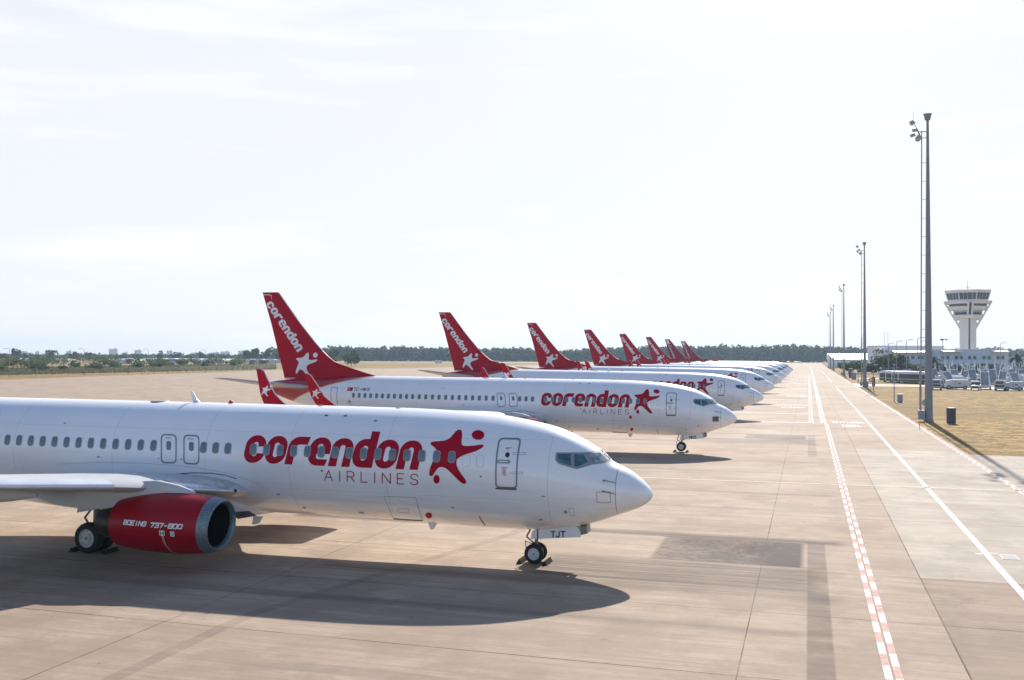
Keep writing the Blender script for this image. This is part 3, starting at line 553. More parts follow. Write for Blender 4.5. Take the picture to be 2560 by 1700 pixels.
def build_airliner():
    root = empty('airliner', (0, 0, 0))
    # fuselage
    xs = [0, .006, .02, .045, .08, .13, .19, .27, .36, .46, .58, .7]
    x = .8
    while x < 8: xs.append(x); x += 0.075
    while x < 27: xs.append(x); x += 0.6
    while x < 38.6: xs.append(x); x += 0.3
    xs.append(38.6); N = 96; b = MB(); rings = []
    for x in xs:
        w, zc, t, bo = WID(x), ZCN(x), TOP(x), BOT(x)
        rings.append([P(x, w*cos(2*pi*i/N), zc+(t-zc if sin(2*pi*i/N) > 0 else zc-bo)*sin(2*pi*i/N)) for i in range(N)])
    b.loft(rings); fus = b.build('fuselage', M['skin'], root, smooth=60)
    # wing to body fairing
    F = [(14.0, .30, 1.31, 1.50), (14.6, .80, 1.22, 1.75), (15.2, 1.35, 1.16, 2.1), (15.7, 1.75, 1.13, 2.38), (16.2, 2.0, 1.11, 2.6), (17, 2.08, 1.10, 2.72), (19, 2.12, 1.08, 2.78), (21, 2.1, 1.10, 2.70), (22.5, 1.95, 1.16, 2.5), (24, 1.6, 1.24, 2.2), (25.5, 1.0, 1.3, 1.8)]
    rings = []
    for x, w, z0, z1 in F:
        zc, h = (z0+z1)/2, (z1-z0)/2
        rings.append([P(x, w*math.copysign(abs(cos(a))**0.62, cos(a)), zc+h*math.copysign(abs(sin(a))**0.75, sin(a))) for a in [2*pi*i/32 for i in range(32)]])
    MB().loft(rings).build('belly_fairing', M['white'], root, smooth=60)
    # cabin windows (starboard)
    sts = [6.514+.538*i for i in range(15)]+[15.08, 15.585, 16.09]+[18.21+.5513*i for i in range(12)]+[24.826+.515*i for i in range(11)]
    o1 = None
    def window(x):
        a = rr_pts(-x-.135, 3.808-.20, -x+.135, 3.808+.20, .105, 5); i_ = rr_pts(-x-.105, 3.808-.17, -x+.105, 3.808+.17, .085, 5)
        b = MB()
        for me, mi, off in ((ring_mesh(a, i_), 0, .015), (mesh2d([i_]), 1, .012)):
            dd = decal(me, oncurve(off), 'tmp', M['seal'], None, 0, .07)
            b.add([v.co for v in dd.data.vertices], [tuple(p.vertices) for p in dd.data.polygons], mi); bpy.data.objects.remove(dd)
        return b.build('cabin_window', [M['seal'], M['glass']], root)
    for x in sts:
        if 8.0 < x < 26.5 and o1:
            link('cabin_window', o1[0].data, root, (-(x-o1[1]), 0, 0))
        else:
            o = window(x)
            if x > 8 and not o1: o1 = (o, x)
    # overwing exits
    for xc in (16.60, 17.56):
        op = rr_pts(-xc-.34, 3.17, -xc+.34, 4.25, .17, 6); ip = rr_pts(-xc-.285, 3.225, -xc+.285, 4.195, .13, 6)
        e = decal(ring_mesh(op, ip), onwarp(.005), 'overwing_exit', M['doorseal'], root, 0, .1)
        w = decal(mesh2d([rr_pts(-xc-.10, 3.66, -xc+.10, 3.99, .08, 5)]), onwarp(.007), 'exit_window', M['glass'], e, 0, .1)
        decal(mesh2d([rr_pts(-xc-.15, 4.09, -xc+.10, 4.11, .008, 1)]), onwarp(.007), 'exit_marking', M['letter_red'], e, 0, 0)
        decal(mesh2d([rr_pts(-xc-.46, 3.32, -xc-.40, 3.36, .02, 2)]), onwarp(.007), 'exit_latch', M['black'], e)
    # forward service door
    def door(x0, x1, z0, z1, nm):
        op = box2d(x0, x1, z0, z1, .14); ip = box2d(x0+.055, x1-.055, z0+.055, z1-.055, .10)
        return decal(ring_mesh(op, ip), oncurve(.006), nm, M['doorseal'], root, 0.1, .1)
    d = door(4.245, 5.0, 2.83, 4.47, 'service_door')
    decal(mesh2d([arc(-4.62, 3.93, .075, .085, 0, 360, 18)[:-1]]), oncurve(.008), 'door_window', M['black'], d)
    decal(mesh2d([rr_pts(-4.95, 3.65, -4.50, 3.77, .06, 5)]), oncurve(.008), 'door_handle_recess', M['seal'], d, .1)
    decal(mesh2d([rr_pts(-4.90, 3.69, -4.58, 3.73, .02, 3)]), oncurve(.02), 'door_handle', M['slat'], d, .1)
    decal(mesh2d([rr_pts(-4.99, 2.79, -4.27, 2.85, .03, 3)]), oncurve(.03), 'door_sill', M['dirty'], d, .1)
    mw = mat('warning_marking', (0.45, .15, .15), .5)
    for dx, z, w in ((0, 4.14, .2), (0.02, 4.11, .1), (-.08, 3.50, .22), (-.04, 3.46, .12), (-.05, 3.42, .14), (-.03, 3.38, .12), (-.04, 3.34, .13), (-.02, 3.30, .12), (0, 3.26, .1)):
        decal(mesh2d([rr_pts(-4.72+dx, z, -4.72+dx+w, z+.022, .004, 1)]), oncurve(.008), 'door_marking', mw, d)
    for z0, z1, x0, x1 in ((3.96, 4.0, 4.02, 4.44), (3.34, 3.37, 4.06, 4.46)):
        decal(ring_mesh(box2d(x0, x1, z0-.02, z1+.02, .01), box2d(x0+.012, x1-.012, z0-.008, z1+.008, .004)), oncurve(.008), 'door_hinge', M['line'], d)
    door(31.49, 32.12, 2.75, 4.43, 'rear_service_door')
    # cargo door, blanked windows, discs
    c = decal(ring_mesh([(-8.98, 2.38), (-8.63, 1.62), (-7.55, 1.60), (-7.80, 2.40)], [(-8.96, 2.365), (-8.62, 1.635), (-7.575, 1.615), (-7.81, 2.385)]), onwarp(.006), 'cargo_door', M['line'], root, 0, .08)
    decal(mesh2d([rr_pts(-8.62, 1.595, -7.57, 1.625, .01, 2)]), onwarp(.012), 'cargo_door_sill', M['dirty'], c)
    decal(ring_mesh(box2d(8.05, 8.45, 1.84, 1.99, .02), box2d(8.06, 8.44, 1.85, 1.98, .015)), onwarp(.007), 'cargo_handle', M['line'], c)
    for x in (5.99, 5.51):
        decal(ring_mesh(box2d(x-.135, x+.135, 3.51, 3.91, .10), box2d(x-.127, x+.127, 3.518, 3.902, .095)), onwarp(.005), 'blanked_window', M['line'], root)
    decal(mesh2d([arc(-7.33, 1.81, .12, .10, 0, 360, 18)[:-1]]), onwarp(.008), 'red_cover_disc', M['letter_red'], root)
    decal(mesh2d([[(-5.56, 1.87), (-5.53, 1.88), (-5.32, 1.58), (-5.35, 1.57)]]), onwarp(.008), 'red_stripe', M['letter_red'], root, 0, .05)
    decal(mesh2d([arc(-11.32, 3.16, .045, .045, 0, 360, 14)[:-1]]), oncurve(.008), 'static_port', M['seal'], root)
    decal(mesh2d([arc(-5.49, 3.2, .035, .035, 0, 360, 14)[:-1]]), oncurve(.008), 'static_port', M['seal'], root)
    decal(mesh2d([arc(-2.72, 2.07, .06, .06, 0, 360, 14)[:-1]]), oncurve(.006), 'service_port', M['line'], root)
    decal(ring_mesh(box2d(2.44, 2.60, 1.92, 2.22, .04), box2d(2.452, 2.588, 1.932, 2.208, .035)), oncurve(.006), 'access_panel', M['line'], root)
    decal(ring_mesh(box2d(1.25, 1.70, 2.40, 2.78, .015), box2d(1.275, 1.675, 2.425, 2.755, .01)), oncurve(.008), 'probe_panel', mat('taped_panel', (.5, .42, .34), .6), root, .06, .06)
    for z in (3.12, 2.80):
        b = MB(); p0 = onskin(1.5, z, 0.0); b.tube(p0, onskin(1.46, z, .10), .02, .015, 8); b.tube(onskin(1.52, z+.01, .09), onskin(1.12, z-.09, .12), .018, .012, 8)
        b.build('pitot_probe', M['gear'], root, smooth=True)
    # cockpit windows
    cf = [(-3.055, 4.03), (-3.055, 3.80), (-2.93, 3.67), (-2.34, 3.50), (-1.88, 3.64), (-1.42, 3.68), (-1.40, 3.70), (-1.74, 4.035), (-2.18, 4.02)]
    fr = decal(mesh2d([cf]), oncurve(.006), 'windscreen_frame', M['seal'], root, .06, .06, True)
    M['wglass'] = mat('windscreen_glass', (0.22, 0.34, 0.36), 0.06, metal=0.4, spec=1.0, var=0.6, vscale=6, col2=(0.55, 0.60, 0.52))  # sky light and seat seen through the front pane are painted into its colour
    for pi_, pn in enumerate(([(-2.995, 3.985), (-2.985, 3.79), (-2.90, 3.72), (-2.525, 3.605), (-2.60, 3.98)], [(-2.475, 3.965), (-2.42, 3.60), (-2.315, 3.575), (-2.03, 3.72), (-2.21, 3.955)], [(-2.085, 3.965), (-1.86, 3.70), (-1.48, 3.735), (-1.755, 3.985)])):
        decal(mesh2d([pn]), oncurve(.012), 'cockpit_window', M['wglass'] if pi_ == 2 else M['cglass'], root, .06, .06, True)
    # port cockpit frame, seen edge on
    b = MB(); me = mesh2d([cf]); b.add([Vector((q.x, -q.y, q.z)) for q in [onskin(-v.co.x, v.co.y, .006) for v in me.vertices]], [tuple(p.vertices) for p in me.polygons])
    b.build('windscreen_frame', M['cglass'], root)
    # wordmark
    wm = fit(wordmark(), -14.42, -7.575, 3.325, 4.585)
    for v in wm.vertices: v.co.y += 0
    decal(wm, onwarp(.006), 'wordmark', M['letter_red'], root, .5, .08)
    s = star_mesh()
    for v in s.vertices:
        px, py = v.co.x*100+1900, 450-v.co.y*100
        v.co.x = -(7.275-(px-1727)*.00422); v.co.y = 4.24-(py-372)*.00405+(px-1950)*.0001
    decal(s, onwarp(.007), 'star_emblem', M['letter_red'], root, .12, .08)
    decal(mesh2d([arc(-7.05, 3.04, .115, .15, 0, 360, 20)[:-1]]), onwarp(.0065), 'star_emblem_ball', M['letter_red'], root, 0, .1)
    ms = []; L = 'AIRLINES'; x = -11.24; Wd = [.30, .05, .27, .23, .05, .30, .23, .27]
    tot = 3.50; gap = (tot-sum(Wd))/7; T = .034; H0, H1 = 2.82, 3.175
    k = 0
    for ch, w in zip(L, Wd):
        bml = MB()
        for pl in SH[ch]:
            for q in stroke_q([(x+a*w+.03*bb, H0+bb*(H1-H0)) for a, bb in pl], T):
                m2 = join2d([mesh2d([q])]); dd = decal(m2, oncurve(.0065+.0006*(k % 4)), 'tmp', M['letter_red'], None, 0, .06); k += 1
                bml.add([v.co for v in dd.data.vertices], [tuple(p.vertices) for p in dd.data.polygons]); bpy.data.objects.remove(dd)
        bml.build('airline_letter', M['letter_red'], root, fixn=False)
        x += w+gap
    for pts, nm in (([(-17.6, 2.74), (-16.6, 2.86), (-15.8, 2.88), (-15.2, 2.83), (-14.75, 2.72)], 'fairing_gap'), ([(-22.5, 2.95), (-20.5, 3.10), (-18.5, 3.14), (-16.5, 3.08), (-15.0, 2.90), (-14.0, 2.62), (-13.5, 2.35)], 'fairing_edge')):
        w_ = .018 if nm == 'fairing_gap' else .006; up = [(a, z+w_) for a, z in pts]; lo = [(a, z-w_*.6) for a, z in pts]
        decal(mesh2d([up+lo[::-1]]), oncurve(.010), nm, M['black'] if nm == 'fairing_gap' else M['line'], root, .3, .05)
    for x, z, w_ in ((10.2, 1.62, .07), (12.4, 1.70, .05), (3.6, 1.75, .05), (6.6, 2.05, .04), (9.6, 4.9, .05), (13.2, 2.2, .05), (20.6, 3.3, .05), (22.4, 4.5, .04), (3.4, 2.6, .04)):
        decal(mesh2d([rr_pts(-x-w_*1.4, z-w_*.5, -x+w_*1.4, z+w_*.5, w_*.3, 2)]), oncurve(.007), 'small_placard', M['seal'], root)
    # crown fittings
    b = MB(); b.prism([(-17.80, 5.33), (-17.50, 5.33), (-17.64, 5.48), (-17.82, 5.76), (-17.90, 5.76)], lambda a, z, t: Vector((a, t, z)), -.02, .02); b.build('blade_antenna', M['white'], root)
    b = MB(); b.lathe([(0, .09), (.05, .085), (.10, .05), (.12, .005)], P(16.15, 0, 5.33), (0, 0, 1), 16); b.build('beacon', M['beacon'], root, smooth=True)
    b = MB(); b.lathe([(0, .36), (.03, .33), (.045, .02)], P(19.3, 0, 5.325), (0, 0, 1), 28); b.build('antenna_dome', M['seal'], root, smooth=True)
    b = MB(); b.prism([(-8.08, 1.30), (-7.66, 1.30), (-7.82, 1.02), (-7.90, .98), (-7.96, 1.0)], lambda a, z, t: Vector((a, t, z)), -.02, .02); b.build('blade_antenna', M['signwhite'], root)
    b = MB(); b.prism([(-14.75, 1.2), (-14.35, 1.2), (-14.50, .95), (-14.72, .88), (-14.80, .90)], lambda a, z, t: Vector((a, -.6+t, z)), -.02, .02); b.build('blade_antenna', M['signwhite'], root)
    for xx in (12.3, 9.2): MB().lathe([(0, .10), (.02, .09), (.03, .01)], P(xx, 0.1, TOP(xx)-.004), (0, 0, 1), 14).build('crown_light', M['line'], root)
    for xx in (11.6, 10.85): MB().box(onskin(xx, 5.03, .01), (.12, .03, .05)).build('crown_marking', M['black'], root)
    # wings
    for sgn in (1, -1):
        St = [(.8, 2.15, 14.0, 22.0, .12), (1.9, 2.27, 14.45, 21.95, .125), (2.9, 2.42, 14.95, 21.9, .12), (4.83, 2.72, 15.98, 21.9, .115), (5.9, 2.86, 16.55, 21.95, .11), (9, 3.20, 18.15, 22.55, .105), (13, 3.62, 20.25, 23.33, .10), (16.9, 4.0, 22.45, 24.2, .095)]
        wing = []
        for y, z, le, te, t in St: wing.append([P(a, y*sgn, c) for a, c in airfoil(le, te, z, t)])
        b = MB(); b.loft(wing); w = b.build('wing', M['wing'], root, smooth=50)
        W = [(16.9, 4.0, 22.45, 24.2, .095, 0), (17.2, 4.04, 22.85, 24.5, .09, .25), (17.42, 4.16, 23.3, 24.85, .08, .6), (17.56, 4.42, 23.8, 25.1, .07, .95), (17.66, 4.9, 24.4, 25.35, .07, 1), (17.85, 6.2, 25.22, 25.72, .06, 1), (17.86, 6.3, 25.40, 25.75, .04, 1)]
        rings = []
        for y, z, le, te, t, v in W:
            ring = []
            for a, c in airfoil(le, te, 0, t): ring.append(P(a, (y-c*v)*sgn, z+c*(1-v)))
            rings.append(ring)
        wl_ = MB().loft(rings).build('winglet', M['red'], root, smooth=50)
        we = MB()
        for A_, B_ in zip(W[1:], W[2:]): we.tube(P(A_[2]+.01, A_[0]*sgn, A_[1]), P(B_[2]+.01, B_[0]*sgn, B_[1]), .03, .03, 8)
        we.build('winglet_edge', M['wing'], wl_, smooth=True)
        s2 = fit(star_mesh(), -25.22, -24.60, 4.72, 5.36)
        def wfn(a, z, s=sgn):
            yy = 17.66+(z-4.9)*.146; return P(-a, yy*s+0.05, z)
        decal(s2, wfn, 'winglet_star', M['letter_white'], wl_)
        # leading edge slat outboard, bare metal inboard
        def le_cover(stats, name, m):
            rings = []
            for y, z, le, te, t in stats:
                af = airfoil(le, te, z, t, n=21); c = te-le
                up = [p for p in af[:21] if p[0] < le+.13*c]; lo = [p for p in af[21:] if p[0] < le+.05*c]
                pts = lo+up if False else (lo[::1]+up)
                rings.append([P(a-.012, y*sgn, zq+(.008 if i >= len(lo) else -.008)) for i, (a, zq) in enumerate(pts)])
            n = min(len(r) for r in rings); rings = [r[:n] for r in rings]
            MB().loft(rings, closed=False, caps=False).build(name, m, w, smooth=60)
        def lerp_st(y):
            for A, B in zip(St, St[1:]):
                if A[0] <= y <= B[0]:
                    k = (y-A[0])/(B[0]-A[0]); return tuple(a+(c-a)*k for a, c in zip(A, B))
        for ya, yb in ((6.0, 9.4), (9.42, 12.9), (12.92, 16.6)): le_cover([lerp_st(ya), lerp_st((ya+yb)/2), lerp_st(yb)], 'slat', M['slat'])
        le_cover([lerp_st(1.95), lerp_st(2.6), lerp_st(4.1)], 'inboard_leading_edge', M['bare'])
        MB().lathe([(-.12, .01), (-.09, .06), (0, .10), (.10, .06), (.14, .01)], P(14.66, 2.12*sgn, 2.33), (1, 0, .1), 20).build('landing_light', M['black'], w, smooth=True)
        # flap track fairings
        for y in (3.6, 6.9, 11.2):
            s_ = lerp_st(y); L0, L1, zb = s_[2]+.35*(s_[3]-s_[2]), s_[3]+.75, s_[1]-.10
            rings = []
            for k in range(9):
                q = k/8; r = .27*sin(pi*min(1, q*.92+.06))**.8; xx = L0+(L1-L0)*q; zc = zb-.30+.16*abs(q-.45)
                rings.append([P(xx, y*sgn+r*.55*cos(2*pi*i/14), zc+r*sin(2*pi*i/14)) for i in range(14)])
            MB().loft(rings).build('flap_track_fairing', M['wing'], w, smooth=60)
        # engine
        yc, zc = 4.83*sgn, 1.61
        def lath(prof, name, m, par, ox=0.0, flat=0.0):
            rings = []; n = 48
            for x, r in prof:
                x -= .13; cz = zc-.05*max(0, x-15.5)
                rings.append([P(x+(.06*sin(2*pi*i/n)*-1 if x < 14 else 0), yc+r*cos(2*pi*i/n)*1.02, cz+r*sin(2*pi*i/n)*(1 if sin(2*pi*i/n) > 0 else .96)) for i in range(n)])
            return MB().loft(rings, caps=False).build(name, m, par, smooth=50)
        cowl = lath([(13.86, .925), (14.1, .965), (14.5, 1.005), (15.0, 1.03), (15.5, 1.03), (16.0, 1.0), (16.5, .945), (16.95, .875), (17.25, .815), (17.25, .79), (16.8, .79)], 'engine_cowling', M['cowl_red'], root)
        lath([(13.86, .926), (13.72, .90), (13.60, .865), (13.52, .83), (13.50, .80), (13.52, .77), (13.60, .735), (13.68, .72)], 'intake_lip', M['lip'], cowl)
        lath([(13.68, .72), (14.0, .71), (14.9, .76)], 'intake_duct', M['fan'], cowl)
        b = MB()
        for k in range(24):
            a = 2*pi*k/24; a2 = a+.2
            b.add([P(14.45, yc+.2*cos(a), zc+.2*sin(a)), P(14.57, yc+.2*cos(a2), zc+.2*sin(a2)), P(14.59, yc+.75*cos(a2+.05), zc+.75*sin(a2+.05)), P(14.40, yc+.75*cos(a-.02), zc+.75*sin(a-.02))], [(0, 1, 2, 3)])
        b.lathe([(0, .01), (.02, .76)], P(14.65, yc, zc), (-1, 0, 0), 32); b.build('fan', M['fan'], cowl)
        MB().lathe([(0, .005), (-.12, .10), (-.3, .17), (-.45, .2)], P(14.15, yc, zc), (1, 0, 0), 24).build('spinner', M['seal'], cowl, smooth=True)
        lath([(16.9, .60), (17.25, .60), (17.6, .57), (17.95, .50), (18.1, .44), (18.1, .40), (17.8, .40)], 'exhaust_nozzle', M['hot'], cowl)
        MB().lathe([(0, .30), (-.35, .18), (-.6, .03)], P(17.75, yc, zc-.12), (1, 0, 0), 24).build('exhaust_plug', M['hot'], cowl, smooth=True)
        # pylon
        py = [(14.4, 2.56, 2.68), (15.0, 2.45, 2.86), (15.8, 2.35, 2.98), (16.8, 2.20, 2.92), (17.7, 1.98, 2.75), (18.6, 1.92, 2.60), (19.8, 2.0, 2.45), (20.8, 2.2, 2.4)]
        rings = []
        for i, (x, z0, z1) in enumerate(py):
            w2 = (.05, .16, .21, .22, .22, .2, .14, .03)[i]
            rings.append([P(x, yc-w2, z0), P(x, yc+w2, z0), P(x, yc+w2, z1-.10), P(x, yc+w2*.45, z1), P(x, yc-w2*.45, z1), P(x, yc-w2, z1-.10)])
        MB().loft(rings).build('engine_pylon', M['wing'], root, smooth=35)
        if sgn == 1:
            CR = pchip([(13.73, .925), (13.97, .965), (14.37, 1.005), (14.87, 1.03), (15.37, 1.03), (15.87, 1.0), (16.37, .945), (16.82, .875), (17.12, .815)])
            def oncowl(a, z, off=.007):
                x = -a; r = CR(x); cz = zc-.05*max(0, x-15.5); dz_ = (z-cz)/(1 if z > cz else .96); yy = yc+1.02*sqrt(max(0, r*r-dz_*dz_)); return P(x, yy+off, z)
            lf = lambda a, z, e: oncowl(a, z, .007+e)
            stroke_text('BOEING', -16.42, -15.52, 1.655, 1.785, .038, lf, 'cowling_lettering', M['letter_white'], cowl, .30, .30, .05)
            stroke_text('737-800', -15.34, -14.20, 1.640, 1.770, .038, lf, 'cowling_lettering', M['letter_white'], cowl, .30, .30, .05)
            for q in (rr_pts(-15.00, 1.38, -14.80, 1.55, .01, 1), rr_pts(-14.60, 1.37, -14.45, 1.54, .01, 1)): decal(mesh2d([q]), oncowl, 'cowling_placard', M['letter_white'], cowl, .1, .05)
            hi = lambda a, z: oncowl(a, z, .010)
            for q in (rr_pts(-14.97, 1.40, -14.94, 1.53, .003, 1), rr_pts(-14.86, 1.40, -14.83, 1.53, .003, 1), rr_pts(-14.94, 1.45, -14.86, 1.48, .003, 1)): decal(mesh2d([q]), hi, 'placard_symbol', M['black'], cowl, .1, .05)
            decal(ring_mesh(arc(-14.525, 1.455, .055, .065, 0, 360, 16)[:-1], arc(-14.525, 1.455, .04, .048, 0, 360, 16)[:-1]), hi, 'placard_symbol', M['black'], cowl, .1, .05)
            for dx in (0, .045): decal(mesh2d([[(-14.92+dx, 1.38), (-14.905+dx, 1.38), (-14.89+dx, 1.10), (-14.85+dx, .78), (-14.80+dx, .68), (-14.815+dx, .68), (-14.865+dx, .78), (-14.905+dx, 1.10)]]), oncowl, 'cowling_stripe', M['letter_white'], cowl, 0, .06)
    # tail fin
    fin = [(39.15, 12.28, 12.28)]
    FE = [(12.28, 37.80, 39.28, .05), (12.20, 37.70, 39.25, .08), (9.67, 35.72, 38.42, .10), (8.0, 34.25, 37.95, .11), (6.55, 32.85, 37.52, .12), (5.6, 32.1, 37.25, .13), (5.0, 31.7, 37.1, .13)]
    rings = [[P(a, c, z) for a, c in airfoil(le, te, 0, t)] for z, le, te, t in FE]
    # symmetric section about the centre plane
    rings = []
    for z, le, te, t in FE:
        c = te-le; up = []
        for i in range(13):
            s = (1-cos(pi*i/12))/2; th = 5*t*.8*(0.2969*sqrt(s)-0.126*s-0.3516*s*s+0.2843*s**3-0.1036*s**4)*c*.85
            up.append((le+s*c, th))
        rings.append([P(a, y, z) for a, y in up]+[P(a, -y, z) for a, y in up[-2:0:-1]])
    fn_ = MB().loft(rings).build('tail_fin', M['red'], root, smooth=50)
    DF = [(28.7, 5.33), (29.6, 5.56), (30.7, 5.88), (31.75, 6.20), (32.5, 6.50), (33.1, 6.95), (33.6, 7.4)]
    b = MB(); rings = []
    for i, (x, z) in enumerate(DF):
        w2 = .03+.022*i; rings.append([P(x, w2, 5.15), P(x, w2*.7, z-.04), P(x, 0, z), P(x, -w2*.7, z-.04), P(x, -w2, 5.15)])
    b.loft(rings).build('dorsal_fillet', M['red'], fn_, smooth=50)
    b = MB(); LE = [(33.25, 7.0), (34.25, 8.0), (35.72, 9.67), (37.70, 12.2)]
    for (xa, za), (xb, zb) in zip(LE, LE[1:]): b.tube(P(xa-.005, 0, za), P(xb-.005, 0, zb), .035, .03, 8)
    b.build('fin_leading_edge', M['slat'], fn_, smooth=True)
    def onfin(a, z, off=.012):
        x = -a
        for A, B in zip(FE, FE[1:]):
            if B[0] <= z <= A[0]:
                k = (z-A[0])/(B[0]-A[0]); le, te, t = [A[j]+(B[j]-A[j])*k for j in (1, 2, 3)]; break
        c = te-le; s = min(1, max(0, (x-le)/c)); th = 5*t*.8*(0.2969*sqrt(s)-0.126*s-0.3516*s*s+0.2843*s**3-0.1036*s**4)*c*.85
        return P(x, th+off, z)
    M['_onfin'] = onfin
    decal(join2d([mesh2d([[(-39.22, 12.10), (-38.52, 12.10), (-38.52, 12.04), (-39.20, 12.04)]]), mesh2d([[(-38.52, 12.10), (-38.40, 12.02), (-38.36, 11.72), (-38.40, 11.72), (-38.44, 12.0), (-38.52, 12.04)]])]), onfin, 'fin_tip_marking', M['letter_white'], fn_)
    decal(mesh2d([[(-37.1, 5.03), (-36.05, 5.06), (-36.05, 5.10), (-37.1, 5.09)]]), lambda a, z: onfin(a, z, .02), 'rudder_gap', M['letter_white'], fn_)
    wm = wordmark(.13)
    for v in wm.vertices:
        X_, Y_ = v.co.x*.770, v.co.y*.66; an = radians(-52.5); v.co.x = -38.98+X_*cos(an)-Y_*sin(an)+0.0; v.co.y = 11.28+X_*sin(an)+Y_*cos(an)
    decal(wm, onfin, 'fin_wordmark', M['letter_white'], fn_, .25, .25)
    s = star_mesh(True)
    for v in s.vertices: v.co.x = -35.19+v.co.x*.445; v.co.y = 6.30+v.co.y*.455
    decal(s, onfin, 'fin_star', M['letter_white'], fn_, .25, .25)
    # tailplanes
    for sgn in (1, -1):
        rings = [[P(a, y*sgn, c) for a, c in airfoil(le, te, z, t)] for y, z, le, te, t in ((.3, 4.25, 33.6, 37.9, .10), (.9, 4.35, 34.0, 37.95, .10), (4, 4.75, 36.0, 38.6, .09), (7.0, 5.15, 37.95, 39.25, .08), (7.17, 5.18, 38.2, 39.3, .04))]
        MB().loft(rings).build('tailplane', M['wing'], root, smooth=50)
    # nose gear
    gz = .07
    ng = MB(); ng.tube(P(4.05, 0, .42), P(4.0, 0, 1.5), .055, .075, 12); ng.tube(P(4.05, -.22, .415), P(4.05, .22, .415), .05, n=10)
    ng.path([P(4.12, .03, .75), P(4.38, .03, .95), P(4.22, .03, 1.25)], .03); ng.path([P(4.1, .06, .70), P(4.42, .06, .80), P(4.38, .06, .55)], .018)
    ng.tube(P(3.9, 0, .9), P(3.1, 0, 1.5), .035)
    gear = ng.build('nose_gear_strut', M['gear'], root, smooth=True)
    def wheel(x, y, z, r, w, name, side):
        b = MB(); rt = r
        prof = [(-w/2, rt*.60), (-w/2, rt*.82), (-w*.40, rt*.94), (-w*.2, rt*.99), (0, rt), (w*.2, rt*.99), (w*.40, rt*.94), (w/2, rt*.82), (w/2, rt*.60)]
        b.lathe(prof, P(x, y, z), (0, 1, 0), 36); o = b.build(name, M['rubber'], root, smooth=50)
        b = MB(); b.lathe([(-w*.46, .01), (-w*.46, rt*.28), (-w*.36, rt*.30), (-w*.34, rt*.5), (-w*.44, rt*.56), (-w*.44, rt*.61), (w*.44, rt*.61), (w*.44, rt*.56), (w*.34, rt*.5), (w*.36, rt*.30), (w*.46, rt*.28), (w*.46, .01)], P(x, y, z), (0, 1, 0), 30)
        b.build('rim', M['rim'], o, smooth=30)
        b = MB(); b.lathe([(-w*.50, .01), (-w*.50, rt*.10), (w*.50, rt*.10), (w*.50, .01)], P(x, y, z), (0, 1, 0), 12)
        for k in range(8):
            a = 2*pi*k/8; b.box(P(x+rt*.42*cos(a), y+side*w*.37, z+rt*.42*sin(a)), (rt*.06, .012, rt*.06))
        b.build('hub', M['gear'], o)
    for sy in (.23, -.23): wheel(4.05, sy, .345+gz, .345, .2, 'nose_wheel', 1)
    for sy, ss in ((.34, 1), (-.34, -1)):
        pl = [(-4.13, .93), (-4.13, 1.10), (-4.08, 1.22), (-3.95, 1.285), (-2.62, 1.46), (-2.50, 1.42), (-2.42, 1.32), (-2.38, 1.10)]
        dr = MB().prism(pl, lambda a, z, t: Vector((a, -sy+t, z)), -.012, .012).build('nose_gear_door', M['white'], root)
        if ss == 1: decal(mesh2d([[(-3.92, .915), (-3.87, .92), (-3.87, 1.29), (-3.92, 1.285)]]), lambda a, z: Vector((a, -sy-.016, z)), 'door_stripe', M['letter_red'], dr)
    MB().prism([(-2.40, 1.16), (-2.42, 1.45), (-2.20, 1.50), (-2.18, 1.22)], lambda a, z, t: Vector((a, t, z)), -.30, .30).build('bay_panel', M['gear'], root)
    # main gear
    for sgn in (1, -1):
        b = MB(); b.tube(P(19.89, 2.86*sgn, .5), P(19.75, 2.9*sgn, 2.3), .10, .13, 14); b.tube(P(19.89, 2.4*sgn, .5), P(19.89, 3.3*sgn, .5), .08)
        b.tube(P(19.8, 2.86*sgn, 1.3), P(19.8, 1.6*sgn, 1.7), .05); b.path([P(20.05, 2.86*sgn, .8), P(20.35, 2.86*sgn, 1.2), P(20.0, 2.86*sgn, 1.6)], .04)
        b.build('main_gear_strut', M['gear'], root, smooth=True)
        for dy, ss in ((.30, 1), (-.30, -1)): wheel(19.89, (2.86+dy)*sgn, .545, .555, .38, 'main_wheel', ss*sgn)
        MB().prism([(-20.30, 1.45), (-20.2, 2.1), (-19.5, 2.1), (-19.5, 1.6)], lambda a, z, t: Vector((a, -3.32*sgn+t, z)), -.02, .02).build('main_gear_door', M['wing'], root)
    b = MB(); b.box(P(16.2, 0.9, 1.12), (.9, .6, .14)); b.build('air_outlet', M['dirty'], root)
    b = MB(); b.prism([(-14.9, 1.52), (-14.2, 1.60), (-13.9, 1.45), (-14.6, 1.30)], lambda a, z, t: Vector((a, -1.86+t, z)), -.05, .05); b.build('ram_air_inlet', M['dirty'], root)
    return root

